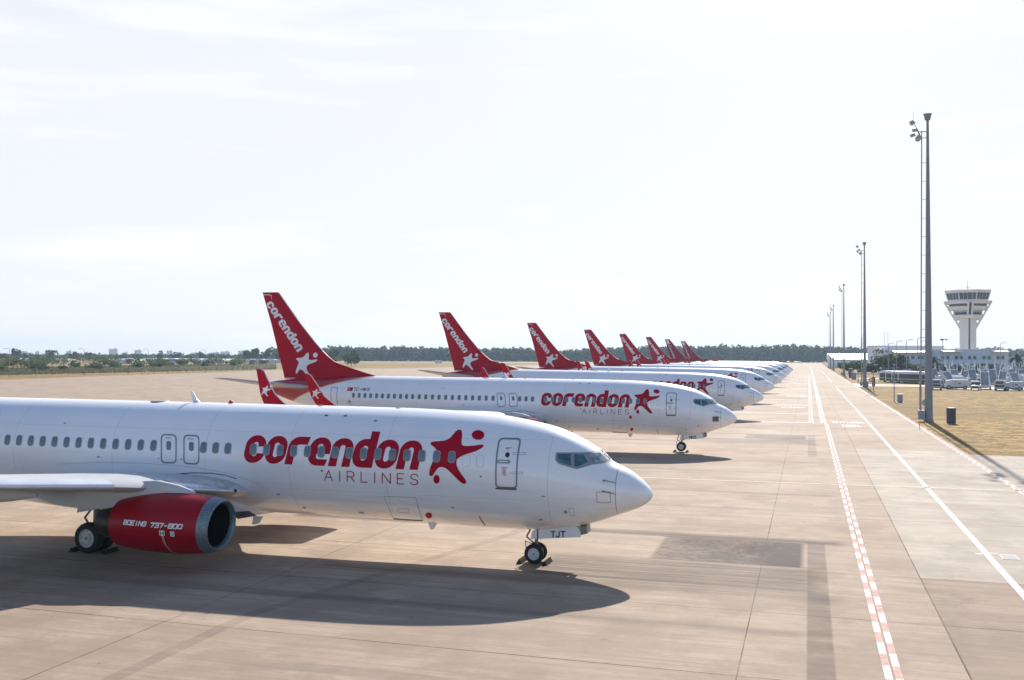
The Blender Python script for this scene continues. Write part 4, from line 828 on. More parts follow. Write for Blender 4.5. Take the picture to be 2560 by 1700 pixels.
TH = 0.0051
NOSES = [(-5.043, 32.92, .0100), (-5.06, 73.78, .0139), (-4.87, 114.31, .009), (-4.91, 154.28, .006), (-4.86, 196.5, .008), (-4.92, 236.1, .0095), (-4.88, 276.45, .0095), (-5.0, 315.74, .009), (-5.05, 357.3, .009)]
LAB = ['white airliner filling the left foreground, TJT on its nose wheel door',
       'white airliner behind the nearest one, MKS on its nose wheel door, biggest tail',
       'white airliner just beyond the MKS one, second red tail from the left',
       'white airliner, fourth nose of the row, third red tail from the left',
       'white airliner, fifth nose of the row, fourth red tail from the left',
       'white airliner, sixth nose of the row, fifth red tail from the left',
       'white airliner, seventh nose of the row, last tail with the white star',
       'white airliner, second farthest, dark red tail with slim script lettering',
       'white airliner at the far end of the row, dark red script lettered tail']
proto = build_airliner()
planes = []
HIDE = ('small_placard', 'fairing_edge', 'cabin_window', 'overwing_exit', 'airline_letter', 'red_cover_disc', 'cargo_door', 'red_stripe', 'static_port', 'service_port', 'access_panel', 'cowling_lettering', 'cowling_placard', 'placard_symbol', 'cowling_stripe', 'blanked_window', 'hub', 'door_marking', 'door_hinge', 'door_handle', 'door_handle_recess')
for i, (u, v, yaw) in enumerate(NOSES):
    if i == 0: r = proto
    elif i < 3: r = copy_tree(proto)
    elif i < 7: r = copy_tree(proto, None, HIDE)
    else: r = copy_tree(proto, None, HIDE+('fin_wordmark', 'fin_star', 'wordmark', 'star_emblem', 'star_emblem_ball'))
    th = TH if i < 2 else .0092
    r.location = (u+.03, v, -18*th+(0, .07, .05)[min(i, 2)]); r.rotation_euler = (0, th, yaw)
    if i == 1:
        for c in r.children:
            if c.name.split('.')[0] in ('wing', 'winglet'):
                sg = 1 if (c.data.vertices[0].co.y < 0) else -1; c.rotation_euler.x = sg*.024
    tag(r, LAB[i], 'airliner', 'airliners parked side by side in a row'); planes.append(r)
onfin = M.pop('_onfin')
def child(r, nm): return [c for c in r.children if c.name.split('.')[0] == nm]
# individual registrations
def gear_code(r, s):
    d = child(r, 'nose_gear_door')[0]
    stroke_text(s, -3.42, -2.94, 1.045, 1.225, .042, lambda a, z, e: Vector((a, -.356-e, z)), 'registration_code', M['black'], d, 0, .30, 0, .07)
gear_code(planes[0], 'TJT'); gear_code(planes[1], 'MKS')
for r, s in ((planes[1], 'TC-MKS'), (planes[2], 'TC-COE')):
    stroke_text(s, -30.02, -28.62, 4.18, 4.40, .042, lambda a, z, e: onskin(-a, z, .006+e), 'registration', M['black'], r, .15, .35, .06)
    fl = decal(mesh2d([[(-30.62, 4.15), (-30.14, 4.15), (-30.08, 4.43), (-30.56, 4.43)]]), oncurve(.006), 'flag', M['letter_red'], r, 0, .08)
    decal(ring_mesh(arc(-30.40, 4.29, .075, .075, 0, 360, 16)[:-1], arc(-30.375, 4.29, .058, .058, 0, 360, 16)[:-1]), oncurve(.008), 'flag_crescent', M['letter_white'], fl, 0, .05)
    em = join2d([mesh2d([[(-30.55, 3.30), (-30.36, 3.36), (-30.17, 3.30), (-30.24, 3.24), (-30.36, 3.27), (-30.48, 3.24)]]), mesh2d([arc(-30.36, 3.41, .05, .035, 0, 360, 10)[:-1]]), fit(text2d('IATA', 1, 0, .02), -30.52, -30.20, 3.11, 3.19)])
    decal(em, oncurve(.006), 'small_emblem', M['cab_dark'], r, 0, .08)
# old livery tails
for r in planes[7:]:
    f0 = child(r, 'tail_fin')[0]
    for o in [f0]+list(f0.children):
        if o.name.split('.')[0] in ('tail_fin', 'dorsal_fillet'):
            o.material_slots[0].link = 'OBJECT'; o.material_slots[0].material = M['red_dark']
    t = text2d('Corendon', 1, .25, 0, 1, .8)
    fit(t, 0, 4.6, 0, .8)
    for v in t.vertices:
        X_, Y_ = v.co.x, v.co.y; an = radians(-66); v.co.x = -38.15+X_*cos(an)-Y_*sin(an); v.co.y = 10.2+X_*sin(an)+Y_*cos(an)
    decal(t, lambda a, z: onfin(a, z, .02), 'fin_lettering', M['letter_white'], f0, .3, .3)
    sw = [(-38.75, 11.9), (-38.2, 12.0), (-37.95, 11.6), (-37.7, 11.1), (-37.45, 10.75), (-37.75, 10.8), (-38.0, 11.0), (-38.05, 10.7), (-38.3, 10.6), (-38.4, 10.9), (-38.65, 11.3)]
    decal(mesh2d([smooth_closed(sw, 3)]), lambda a, z: onfin(a, z, .02), 'fin_emblem', M['letter_white'], f0, .3, .3)

decal(mesh2d([box2d(1.27, 1.68, 2.42, 2.76, .01)]), oncurve(.010), 'probe_cover', M['dirty'], planes[1], .06, .06)
for r in planes[1:6:2]:
    decal(mesh2d([arc(-7.6, 2.62, .11, .13, 0, 360, 18)[:-1]]), oncurve(.009), 'hanging_red_cover', M['signred'], r, .05, .05)
# wheel chocks
def chock(loc, rz, label):
    r = empty('wheel_chock', loc, rz, label, 'chock', 'wheel chocks at the parked airliners')
    MB().prism([(-.11, 0), (.11, 0), (.04, .12), (-.02, .14)], lambda a, z, t: Vector((a, t, z)), -.38, .38).build('wedge', M['rubberchock'], r)
    MB().tube((-.02, -.41, .14), (-.02, .41, .14), .012).build('handle_bar', M['rubberchock'], r)
    return r
def plane_pt(i, x, y): 
    u, v, a = NOSES[i]; q = P(x, y, 0); return Vector((u+q.x*cos(a)-q.y*sin(a), v+q.x*sin(a)+q.y*cos(a), 0.004))
chock(plane_pt(0, 3.60, .05), pi, 'rubber chock in front of the nose wheel of the TJT airliner')
chock(plane_pt(0, 4.50, .05), 0, 'rubber chock behind the nose wheel of the TJT airliner')
chock(plane_pt(1, 3.60, .05), pi, 'rubber chock in front of the nose wheel of the MKS airliner')
chock(plane_pt(1, 4.50, .05), 0, 'rubber chock behind the nose wheel of the MKS airliner')
chock(plane_pt(0, 20.55, 2.9), 0, 'rubber chock behind the main wheel of the nearest airliner')
chock(plane_pt(0, 19.2, 2.9), pi, 'rubber chock ahead of the main wheel of the nearest airliner, under the red engine')

#@@PART2
# ------------------------------------------------------------------ floodlight masts
def build_mast():
    r = empty('floodlight_mast', (0, 0, 0)); H = 34.3
    b = MB(); b.lathe([(0, .50), (.25, .50), (.3, .43), (H-1.2, .13), (H-.9, .14)], (0, 0, 0), (0, 0, 1), 16, cap=True); b.build('mast_shaft', M['concrete_grey'], r, smooth=40)
    b = MB(); b.lathe([(0, .16), (.10, .30), (.62, .38), (.66, .46), (.74, .46)], (0, 0, H-1.0), (0, 0, 1), 12, cap=True); b.build('mast_cap', M['concrete_grey'], r, smooth=30)
    b = MB(); x0 = -.78
    b.tube((x0, 0, 1.2), (x0+.18, 0, H-3.2), .045); b.tube((x0-.10, -.2, .6), (x0+.12, -.2, H-3.2), .03)
    for k in range(14):
        z = 2+k*2.05; b.tube((x0+.18*z/H, 0, z), (-.25+.14*z/H, 0, z), .025, n=6)
    b.build('guide_rail', M['pole'], r)
    b = MB(); b.tube((-.60, 0, H-3.2), (-1.10, -.2, H-1.9), .07); b.tube((-.62, 0, H-3.2), (-.62, 0, H-2.1), .05); b.tube((-.95, 0, H-2.2), (-.15, 0, H-2.2), .05); b.tube((-.8, 0, H-2.9), (-.15, 0, H-2.9), .04)
    b.tube((-1.1, -.2, H-1.9), (-1.55, -.7, H-1.3), .04); b.tube((-.9, .8, H-2.6), (-.9, -.9, H-2.6), .05); b.tube((-1.45, 0, H-1.1), (-1.45, 0, H+.1), .015, n=5); b.build('lamp_frame', M['pole'], r)
    for (x, y, z, t) in ((-1.65, -.6, H-1.25, .6), (-1.35, -.2, H-1.95, .1), (-1.5, .5, H-2.35, .3), (-.95, .7, H-2.8, 1.2), (-1.0, -.8, H-2.95, .9)):
        b = MB(); q = Matrix.Rotation(-t, 3, 'Y') @ Matrix.Rotation(.5, 3, 'X'); s = MB().box((0, 0, 0), (.52, .56, .34), taper=.75)
        b.add([tuple(q @ Vector(v)+Vector((x, y, z))) for v in s.v], s.f); b.build('floodlight', M['lampgrey'], r)
    b = MB(); b.box((-.80, -.15, .75), (.62, .6, 1.0)); b.build('winch_box', M['cab_light'], r)
    return r
mast = build_mast(); VM = [116.8, 244.5, 384.4, 540.6, 620.0]
ML = ['tall grey floodlight mast on the dry grass, nearest and tallest in view', 'grey floodlight mast, second nearest, left of the airport buses', 'slim grey floodlight mast, third along the apron edge', 'slim grey floodlight mast, fourth along the apron edge', 'slimmest and farthest grey floodlight mast beside the apron edge']
for i, v in enumerate(VM):
    r = mast if i == 0 else copy_tree(mast)
    r.location = (12.7, v, 0); tag(r, ML[i], 'floodlight mast', 'floodlight masts along the apron edge')

# obstacles on the grass
def cabinet(px, py, w, d, h, m, label, rz=0.0):
    p = at(px, py); r = empty('electrical_cabinet', p, rz, label, 'cabinet', 'electrical cabinets on the dry grass')
    MB().box((0, 0, h/2), (w, d, h)).build('cabinet_body', m, r)
    MB().box((0, 0, h+.04), (w+.08, d+.08, .08)).build('cabinet_roof', M['cab_light'] if m == M['cab_dark'] else M['signwhite'], r)
    MB().box((-w*.02, -d/2-.011, h*.52), (w*.82, .02, h*.82)).build('cabinet_door', m, r)
    MB().box((w*.3, -d/2-.035, h*.55), (.04, .03, .14)).build('door_handle', M['pole'], r)
    MB().box((0, 0, -.02), (w+.3, d+.3, .10)).build('plinth', M['cab_light'], r)
cabinet(2378, 1059, .62, .75, 1.62, M['cab_dark'], 'dark grey electrical cabinet right of the nearest mast', .45)
cabinet(2250, 1006, .75, .6, 1.25, M['cab_light'], 'light grey cabinet on a slab beside the thin pole on the grass')
cabinet(2184, 965.5, .7, .6, 2.2, M['cab_dark'], 'dark cabinet by the round sign near the second mast')
cabinet(2166, 967, .9, .7, 1.3, M['cab_light'], 'small grey cabinet at the foot of the second mast')
cabinet(2135, 948.5, 1.4, .9, 2.2, M['cab_light'], 'pale cabinet near the third mast')
cabinet(2127, 944, 1.3, .9, 3.0, M['dirty'], 'brown cabinet left of the pale one near the third mast')
def thin_pole(px, py, top, label, arm=False, lamp=False, depth=None, name='light_pole', cat='light pole', grp='thin light poles'):
    p = at(px, py) if depth is None else cp(px, depth); d = depth or p.dot(FWD); H = zz(top, d)
    r = empty(name, p, 0, label, cat, grp); rad = .05+.00022*d
    MB().tube((0, 0, 0), (0, 0, H), rad, rad*.7, 8).build('pole_shaft', M['pole'], r)
    MB().box((0, 0, .03), (.5, .5, .08)).build('base_plate', M['cab_light'], r)
    if arm:
        b = MB(); b.path([(0, 0, H), (.35, 0, H+.35), (1.2*lamp, 0, H+.5)] , rad*.7); b.build('lamp_arm', M['pole'], r)
        MB().box((1.35*lamp, 0, H+.48), (.9, .35, .16), taper=.8).build('lamp_head', M['lampgrey'], r)
    else: MB().box((0, 0, H+.05), (.42, .3, .16), taper=.8).build('lamp_head', M['lampgrey'], r)
thin_pole(2235.5, 1004.5, 909, 'thin grey pole with small lamp beside the light grey cabinet')
thin_pole(2299.8, 1044, 916, 'thin grey pole immediately left of the nearest mast')
thin_pole(2145.6, 957, 921, 'short pole between the second and third masts')
thin_pole(2183.6, 977, 925, 'short pole with white lamp by the round sign')
thin_pole(2155, 955, 842, 'thin tall pole just left of the second mast', name='light_pole')
for px, top, dep, lb, sd in ((2221, 859, 330, 'tall lamp post at the left end of the grey building', 1), (2241, 854, 300, 'lamp post before the palm trees, second from the left', 1), (2266, 850.5, 280, 'lamp post above the left end of the buses', 1), (2294, 845.5, 262, 'lamp post close left of the nearest mast', 1), (2303, 853, 300, 'shorter lamp post half hidden by the nearest mast', 1), (2501, 857, 330, 'lamp post before the right end of the tower building', 1)):
    thin_pole(px, 0, top, lb, True, sd, dep)
# twin headed lamp
p = cp(2357, 250); H = zz(847, 250); r = empty('light_pole', p, 0, 'lamp post with two dark heads left of the control tower shaft', 'light pole', 'thin light poles')
MB().tube((0, 0, 0), (0, 0, H), .11, .07, 8).build('pole_shaft', M['pole'], r); MB().tube((-.6, 0, H-.1), (1.0, 0, H), .05, n=6).build('lamp_arm', M['pole'], r)
MB().box((-.15, 0, H+.12), (.95, .5, .3), taper=.8).build('lamp_head', M['vehdark'], r); MB().box((.85, 0, H+.10), (.5, .5, .28), taper=.8).build('lamp_head', M['vehdark'], r)
for px, lb in ((2211, 'faint antenna mast behind the grey building, left one'), (2220, 'faint antenna mast behind the grey building, right one')):
    r = empty('antenna_mast', cp(px, 560), 0, lb, 'antenna', 'antenna masts'); MB().tube((0, 0, 0), (0, 0, zz(826, 560)), .16, .08, 6).build('mast_tube', M['pole'], r); MB().tube((-.35, 0, zz(832, 560)), (.35, 0, zz(832, 560)), .06, n=6).build('crossbar', M['pole'], r)
def round_sign(px, py, zc, rad, label, m, red=False):
    p = at(px, py); r = empty('road_sign', p, -HEAD*0, label, 'sign', 'round road signs')
    MB().tube((0, 0, 0), (0, 0, zc), .035).build('sign_post', M['pole'], r)
    n = MB().lathe([(-.015, .001), (-.015, rad), (.015, rad), (.015, .001)], (0, -.06, zc), (0.25, 1, 0), 28); f = n.build('sign_face', m, r)
    if red: MB().lathe([(-.03, rad*.72), (-.03, rad*.98), (-.02, rad*.98)], (0, -.06, zc), (0.25, 1, 0), 28).build('sign_ring', M['signred'], f)
round_sign(2313.5, 1050, 1.95, .38, 'round grey back of a road sign against the nearest mast', M['cab_light'])
round_sign(2177, 973, 2.0, .45, 'small round red and white sign near the second mast', M['signwhite'], True)
p = at(2299, 1071); r = empty('marker_post', p, 0, 'small red marker post at the grass edge by the nearest mast', 'marker post')
MB().tube((0, 0, 0), (0, 0, .5), .03).build('post', M['black'], r); MB().box((0, 0, .62), (.26, .06, .16), taper=1.0).build('marker_board', M['orange'], r)
for k, (px, py) in enumerate(((2324, 1010), (2318, 1025))):
    p = at(2313.5+7*k, 1051); o = MB().box((p.x+.15*k, p.y-.55, 1.35-.55*k), (.3, .06, .28)).build('red_tag', M['signred'])
    tag(o, ['upper red tag fixed on the nearest mast foot', 'lower red tag fixed on the nearest mast foot'][k], 'tag', 'red tags')

# ------------------------------------------------------------------ control tower
TD = 500.0; PM = FPX/TD
def tz(cy): return zz(680+cy/7.8375, TD)
tw = empty('control_tower', cp(2420, TD), -HEAD*0, 'white control tower with flaring head and dark slanted glazing', 'control tower')
tw.rotation_euler = (0, 0, HEAD-math.atan2(2420-1280, FPX)); tw.scale = (.907, .907, 1)
U = 1/(7.8375*PM)   # metres per zoomed pixel
def tx(cx): return (cx-548)*U
shw = (710-383)*U/2
b = MB()
oct_ = lambda r, z, k=8, ph=pi/8, sy=1.0: [Vector((r/cos(pi/8)*cos(2*pi*i/k+ph), sy*r/cos(pi/8)*sin(2*pi*i/k+ph), z)) for i in range(k)]
b.loft([oct_(shw, 0), oct_(shw, tz(880))]); b.build('shaft', M['towerw'], tw)
b = MB(); b.loft([[Vector((tx(572)+a, y, 0)) for a, y in ((-.45, -shw-.14), (.45, -shw-.14), (.45, -shw+.3), (-.45, -shw+.3))], [Vector((tx(580)+a, y, tz(885))) for a, y in ((-.45, -shw-.14), (.45, -shw-.14), (.45, -shw+.3), (-.45, -shw+.3))], [Vector((tx(606)+a, y, tz(592))) for a, y in ((-.5, -12.2), (.5, -12.2), (.5, -11), (-.5, -11))]]); b.build('stair_window_strip', M['bglass'], tw)
for s in (-1.1, 1.1):
    MB().loft([[Vector((tx(582)+s+a, y, tz(900))) for a, y in ((-.5, -shw-.4), (.5, -shw-.4), (.5, -shw+1), (-.5, -shw+1))], [Vector((tx(604)+s+a, y, tz(575))) for a, y in ((-.5, -12.5), (.5, -12.5), (.5, -9), (-.5, -9))]]).build('fin_rib', M['towerw'], tw)
# flared side fins with openings
for sgn in (-1, 1):
    for ang in (0,):
        outer = [(shw*.9, tz(1130)), ((1030-548)*U, tz(565)), ((1030-548)*U, tz(553)), (shw*.9, tz(553))]
        circ = [((735-548)*U+22*U*cos(a*pi/8), tz(945)+22*U*sin(a*pi/8)) for a in range(16)]
        trap = [((832-548)*U, tz(738)), ((832-548)*U, tz(805)), ((855-548)*U, tz(800)), ((886-548)*U, tz(738))]
        sm = [((928-548)*U, tz(615)), ((928-548)*U, tz(652)), ((945-548)*U, tz(645)), ((958-548)*U, tz(615))]
        me = mesh2d([outer, circ[::-1], trap[::-1], sm[::-1]])
        bm = bmesh.new(); bm.from_mesh(me)
        ex = bmesh.ops.extrude_face_region(bm, geom=bm.faces[:]); bmesh.ops.translate(bm, verts=[e for e in ex['geom'] if isinstance(e, bmesh.types.BMVert)], vec=(0, 0, 1.6))
        for v in bm.verts: v.co = Vector((sgn*v.co.x, v.co.z-.8, v.co.y))
        bmesh.ops.recalc_face_normals(bm, faces=bm.faces); out = bpy.data.meshes.new('flared_fin'); bm.to_mesh(out); bm.free(); out.materials.append(M['towerw']); link('flared_fin', out, tw)
def ringband(z0, z1, r0, r1, m, name, par=tw, k=8):
    return MB().loft([oct_(r0, z0), oct_(r1, z1)]).build(name, m, par)
ringband(tz(608), tz(553), (1005-548)*U*.93, (1030-548)*U*.96, M['towerw'], 'gallery_band')
ringband(tz(655), tz(608), (925-548)*U*.92, (925-548)*U*.94, M['bglass'], 'upper_window_band')
ringband(tz(725), tz(655), (905-548)*U*.9, (950-548)*U*.94, M['towerw'], 'floor_band')
ringband(tz(770), tz(725), (800-548)*U*.85, (820-548)*U*.85, M['bwall'], 'recess_wall')
ringband(tz(822), tz(770), (820-548)*U*.90, (830-548)*U*.90, M['bglass'], 'lower_window_band')
ringband(tz(885), tz(822), (835-548)*U*.93, (862-548)*U*.95, M['towerw'], 'floor_band')
cr0, cr1 = (945-548)*U*.98, (975-548)*U
ringband(tz(553), tz(525), cr0*1.0, cr0*1.0, M['bwall2'], 'cab_sill')
gl = ringband(tz(525), tz(400), cr0, cr1, M['bglass'], 'cab_glazing')
b = MB()
A0, A1 = oct_(cr0*1.006, tz(525)), oct_(cr1*1.006, tz(400))
for i in range(8):
    for k in range(4):
        a = A0[i].lerp(A0[(i+1) % 8], k/4); c = A1[i].lerp(A1[(i+1) % 8], k/4); b.tube(a, c, .32 if k == 0 else .10, n=6)
b.build('cab_mullion', M['towerw'], gl)
rf = ringband(tz(400), tz(345), (990-548)*U, (1005-548)*U*1.0, M['towerw'], 'tower_roof')
MB().tube((0, 0, tz(345)), (0, 0, tz(150)), .22, .08, 8).build('roof_antenna', M['pole'], rf)
MB().tube((-1.6, 0, tz(285)), (1.6, 0, tz(285)), .08, n=6).build('roof_antenna', M['pole'], rf)
for cx in (120, 230, 955, 1000): MB().tube((tx(cx)*.95, -3, tz(345)), (tx(cx)*.98, -3, tz(305)), .07, n=6).build('roof_antenna', M['pole'], rf)

# ------------------------------------------------------------------ buildings on the right
def block(name, px0, px1, top, dep, deep, m, label,  roof=None, rows=(), door_rows=(), panels=True, roof_px=None, base=0.0):
    deep *= .3; c0, c1 = cp(px0, dep), cp(px1, dep); L = (c1-c0).length; H = zz(top, dep)
    r = empty(name, c0, HEAD, label, 'building')
    MB().box((L/2, deep/2, H/2), (L, deep, H)).build('wall', m, r)
    MB().box((L/2, deep/2, H+.2), (L+.5, deep+.5, .4)).build('roof', M['bwall2'], r)
    if panels:
        b = MB(); n = int(L/2.6)
        for i in range(1, n): b.box((L*i/n, -.012, H/2), (.07, .02, H-.2))
        for z in (H*.33, H*.55, H*.78): b.box((L/2, -.014, z), (L-.1, .02, .08))
        b.build('panel_joint', M['line'], r)
    for (wx, wy0, wy1, ww, mm) in rows:
        x = (cp(wx, dep)-c0).length if wx >= px0 else 0; z0, z1 = zz(wy1, dep), zz(wy0, dep)
        o = MB().box((x, -.03, (z0+z1)/2), (ww, .10, z1-z0)).build('window', M['pole'], r)
        MB().box((x, -.095, (z0+z1)/2), (ww-.3, .03, z1-z0-.3)).build('pane', mm, o)
    if roof_px:
        for a, b_, yy in roof_px:
            xa, xb = (cp(a, dep)-c0).length, (cp(b_, dep)-c0).length; z = zz(yy, dep)
            MB().loft([[Vector((x_, -3.4, z-.75)), Vector((x_, -.02, z+.18)), Vector((x_, -.02, z-.5)), Vector((x_, -3.4, z-.9))] for x_ in (xa, xb)]).build('metal_canopy', M['roofmetal'], r)
    return r, c0, L, H
DB = 470.0
def cx1(v): return 2020+v/3.92
def cy1(v): return 660+v/3.92
W2 = [(cx1(v), cy1(888), cy1(922), 1.6, M['bglass']) for v in (1320, 1370, 1454, 1502, 1583, 1633, 1725, 1776, 1862, 1908)]
r, c0, L, H = block('office_building', cx1(1272), cx1(1966), cy1(832), DB, 30, M['bwall'], 'two storey pale blue panelled building below the control tower', rows=W2, roof_px=[(cx1(1295), cx1(1500), cy1(832)), (cx1(1790), cx1(1940), cy1(832))])
for v0, v1 in ((1300, 1405), (1425, 1535), (1560, 1665), (1700, 1810), (1830, 1940)):
    x0, x1 = (cp(cx1(v0), DB)-c0).length, (cp(cx1(v1), DB)-c0).length
    MB().box(((x0+x1)/2, -.02, zz(cy1(1005), DB)), (x1-x0, .12, 3.0)).build('garage_opening', M['vehdark'], r)
W3 = [(cx1(v), cy1(890), cy1(920), 1.7, M['bglass']) for v in (972, 1028, 1095, 1120)]+[(cx1(v), cy1(993), cy1(1010), 1.5, M['bglass']) for v in (977, 1022)]
block('office_building', cx1(758), cx1(1238), cy1(838), DB+6, 40, M['bwall'], 'pale blue building with palms before it, left of the nearest mast', rows=W3, roof_px=[(cx1(818), cx1(1165), cy1(838))])
block('terminal_building', cx1(700), cx1(1330), cy1(798), DB+60, 60, M['bwall'], 'taller grey hall roof behind the pale blue building', rows=[])
block('terminal_building', cx1(660), cx1(745), cy1(812), DB+20, 30, M['bwall2'], 'white end wall beside the low shining roof', rows=[(cx1(681), cy1(890), cy1(918), 1.2, M['bglass'])], panels=False)
block('terminal_building', cx1(1970), cx1(2300), cy1(905), DB+30, 20, M['bwall'], 'low building behind the palm at the right edge of the photo', rows=[])
# low hangar with a shining sloped metal roof
d = 600.0; c0, c1 = cp(cx1(262), d), cp(cx1(672), d); L = (c1-c0).length; r = empty('hangar', c0, HEAD, 'low white hangar with a blinding sunlit sloped metal roof', 'building')
z1 = zz(cy1(922), d); z2 = zz(cy1(870), d)
MB().box((L/2, 7, z1/2), (L, 14, z1)).build('wall', M['bwall2'], r)
MB().loft([[Vector((x, -.8, z1)), Vector((x, 11.5, z2)), Vector((x, 14, z2)), Vector((x, 14, z1-.3)), Vector((x, -.8, z1-.3))] for x in (-.5, L+.5)]).build('roof', M['roofmetal'], r)
b = MB()
for i in range(1, 14): b.box((L*i/14, -.05, z1/2), (.35, .12, z1))
b.build('wall_rib', M['bwall'], r)
for k in range(5): MB().box((L*(.1+.19*k), -.12, 1.4), (2.4, .1, 2.8)).build('door', M['pole'], r)

# ------------------------------------------------------------------ vehicles
def wheels(r, xs, y, rad=.45, nm='wheel'):
    for x in xs:
        for s in (-1, 1):
            o = MB().lathe([(-.13, rad*.6), (-.13, rad*.95), (0, rad), (.13, rad*.95), (.13, rad*.6)], (x, s*y, rad), (0, 1, 0), 16).build(nm, M['rubber'], r, smooth=40)
            MB().lathe([(-.10, .01), (-.10, rad*.6), (.10, rad*.6), (.10, .01)], (x, s*y, rad), (0, 1, 0), 12).build('rim', M['rim'], o)
def bus(loc, rz, label):
    r = empty('airport_bus', loc, rz, label, 'bus', 'airport buses parked side by side')
    MB().loft([[Vector((x, y*w, z)) for y, z in ((-1.5, .38), (1.5, .38), (1.5, 2.75), (1.35, 3.0), (-1.35, 3.0), (-1.5, 2.75))] for x, w in ((-6.6, .94), (-6.4, 1), (6.4, 1), (6.6, .94))]).build('body', M['vehwhite'], r, smooth=25)
    MB().box((0, 0, 3.06), (11.5, 2.3, .16)).build('roof_unit', M['signwhite'], r)
    for s in (-1, 1):
        MB().box((0, 1.505*s, 1.85), (12.4, .03, 1.25)).build('side_window', M['bglass'], r); MB().box((0, 1.508*s, .75), (12.4, .03, .62)).build('green_stripe', M['green'], r)
    MB().box((6.62, 0, 1.85), (.04, 2.5, 1.5)).build('windscreen', M['bglass'], r); MB().box((-6.62, 0, 2.1), (.04, 2.3, .9)).build('rear_window', M['bglass'], r)
    wheels(r, (-4.2, 4.4), 1.36, .48); return r
def minibus(loc, rz, label, name='minibus'):
    r = empty(name, loc, rz, label, 'minibus', 'minibuses and vans in the vehicle park')
    prof = [(-2.6, .35), (2.55, .35), (2.6, 1.0), (2.1, 1.25), (1.45, 2.05), (1.2, 2.2), (-2.4, 2.25), (-2.6, 2.0)]
    MB().loft([[Vector((x*(1 if abs(y) < .8 else .985), y, z if z < 1.2 else z*(1 if abs(y) < .8 else .97))) for x, z in prof] for y in (-.95, -.78, .78, .95)]).build('body', M['vehwhite'], r, smooth=30)
    MB().box((-2.62, 0, 1.68), (.05, 1.45, .55)).build('rear_window', M['bglass'], r); MB().box((-2.63, 0, .98), (.05, 1.75, .42)).build('rear_panel', M['vehdark'], r)
    for s in (-1, 1): MB().box((-.4, .96*s, 1.62), (3.2, .03, .5)).build('side_window', M['bglass'], r)
    for s in (-1, 1): MB().box((-2.63, .82*s, 1.15), (.05, .14, .5)).build('tail_light', M['signred'], r)
    MB().box((-2.68, 0, .5), (.12, 1.8, .22)).build('bumper', M['cab_light'], r)
    wheels(r, (-1.7, 1.7), .86, .36); return r
def stairs(loc, rz, label, H=3.6):
    """stairs truck; the flight climbs along +x from the rear"""
    r = empty('passenger_stairs', loc, rz, label, 'boarding stairs', 'boarding stairs in the vehicle park')
    MB().box((.2, 0, .72), (7.4, 2.1, .38)).build('chassis', M['vehwhite'], r)
    c = MB().loft([[Vector((x, y, z)) for x, z in ((2.3, .5), (3.9, .5), (3.95, 1.1), (3.6, 1.75), (2.3, 1.8))] for y in (-1.0, -.15)]).build('cab', M['vehwhite'], r)
    MB().box((3.80, -.575, 1.45), (.05, .7, .45)).build('windscreen', M['bglass'], c)
    n = 18; b = MB()
    for k in range(n): b.box((-3.4+k*.335, .1, .55+(H-.55)*(k+.5)/n), (.34, 1.5, .06)); b.box((-3.4+k*.335+.15, .1, .55+(H-.55)*(k+.2)/n), (.03, 1.5, (H-.5)/n))
    b.build('steps', M['steps'], r)
    for s in (-.72, .92):
        MB().prism([(-3.7, .35), (-3.7, .85), (2.5, H+.5), (3.9, H+.5), (3.9, H-.2), (2.6, H-.2)], lambda a, z, t: Vector((a, s+t, z)), -.04, .04).build('side_panel', M['stairblue'], r)
    MB().box((3.2, .1, H), (1.5, 1.7, .14)).build('platform', M['cab_light'], r)
    b = MB()
    for s in (-.72, .92): b.tube((3.9, s, H), (3.9, s, H+1.5), .05, n=6); b.tube((2.55, s, H), (2.55, s, H+1.5), .05, n=6)
    b.build('platform_rail', M['signwhite'], r)
    b = MB(); b.tube((1.9, -.6, .8), (2.9, -.6, H-.2), .09, n=6); b.tube((1.9, .8, .8), (2.9, .8, H-.2), .09, n=6); b.build('lifting_strut', M['cab_light'], r)
    wheels(r, (-2.2, 2.6), .95, .4); return r
def boxtruck(loc, rz, label, L=4.2, H=1.75):
    r = empty('service_truck', loc, rz, label, 'service truck', 'service trucks in the vehicle park')
    MB().box((0, 0, .75+H*.3), (L, 2.0, H*.62+.5)).build('body', M['vehwhite'], r)
    MB().box((0, 0, .42), (L+.1, 2.02, .16)).build('skirt', M['cab_dark'], r)
    c = MB().loft([[Vector((x, y, z)) for x, z in ((L/2-.1, .4), (L/2+1.2, .4), (L/2+1.2, 1.0), (L/2+.8, H+.15), (L/2-.1, H+.2))] for y in (-.98, .98)]).build('cab', M['vehwhite'], r)
    MB().box((L/2+1.04, 0, 1.32), (.05, 1.6, .5)).build('windscreen', M['bglass'], c)
    MB().box((-L/2-.02, 0, 1.3), (.05, 1.3, .5)).build('rear_window', M['bglass'], r)
    for s_ in (-1, 1): MB().box((0, s_*1.012, .75+H*.32), (.5, .02, .28)).build('side_emblem', M['signred'], r); MB().box((L*.22, s_*1.008, .75+H*.3), (.04, .02, H*.5)).build('door_gap', M['vehdark'], r)
    wheels(r, (-L/2+.7, L/2+.4), .93, .42); return r
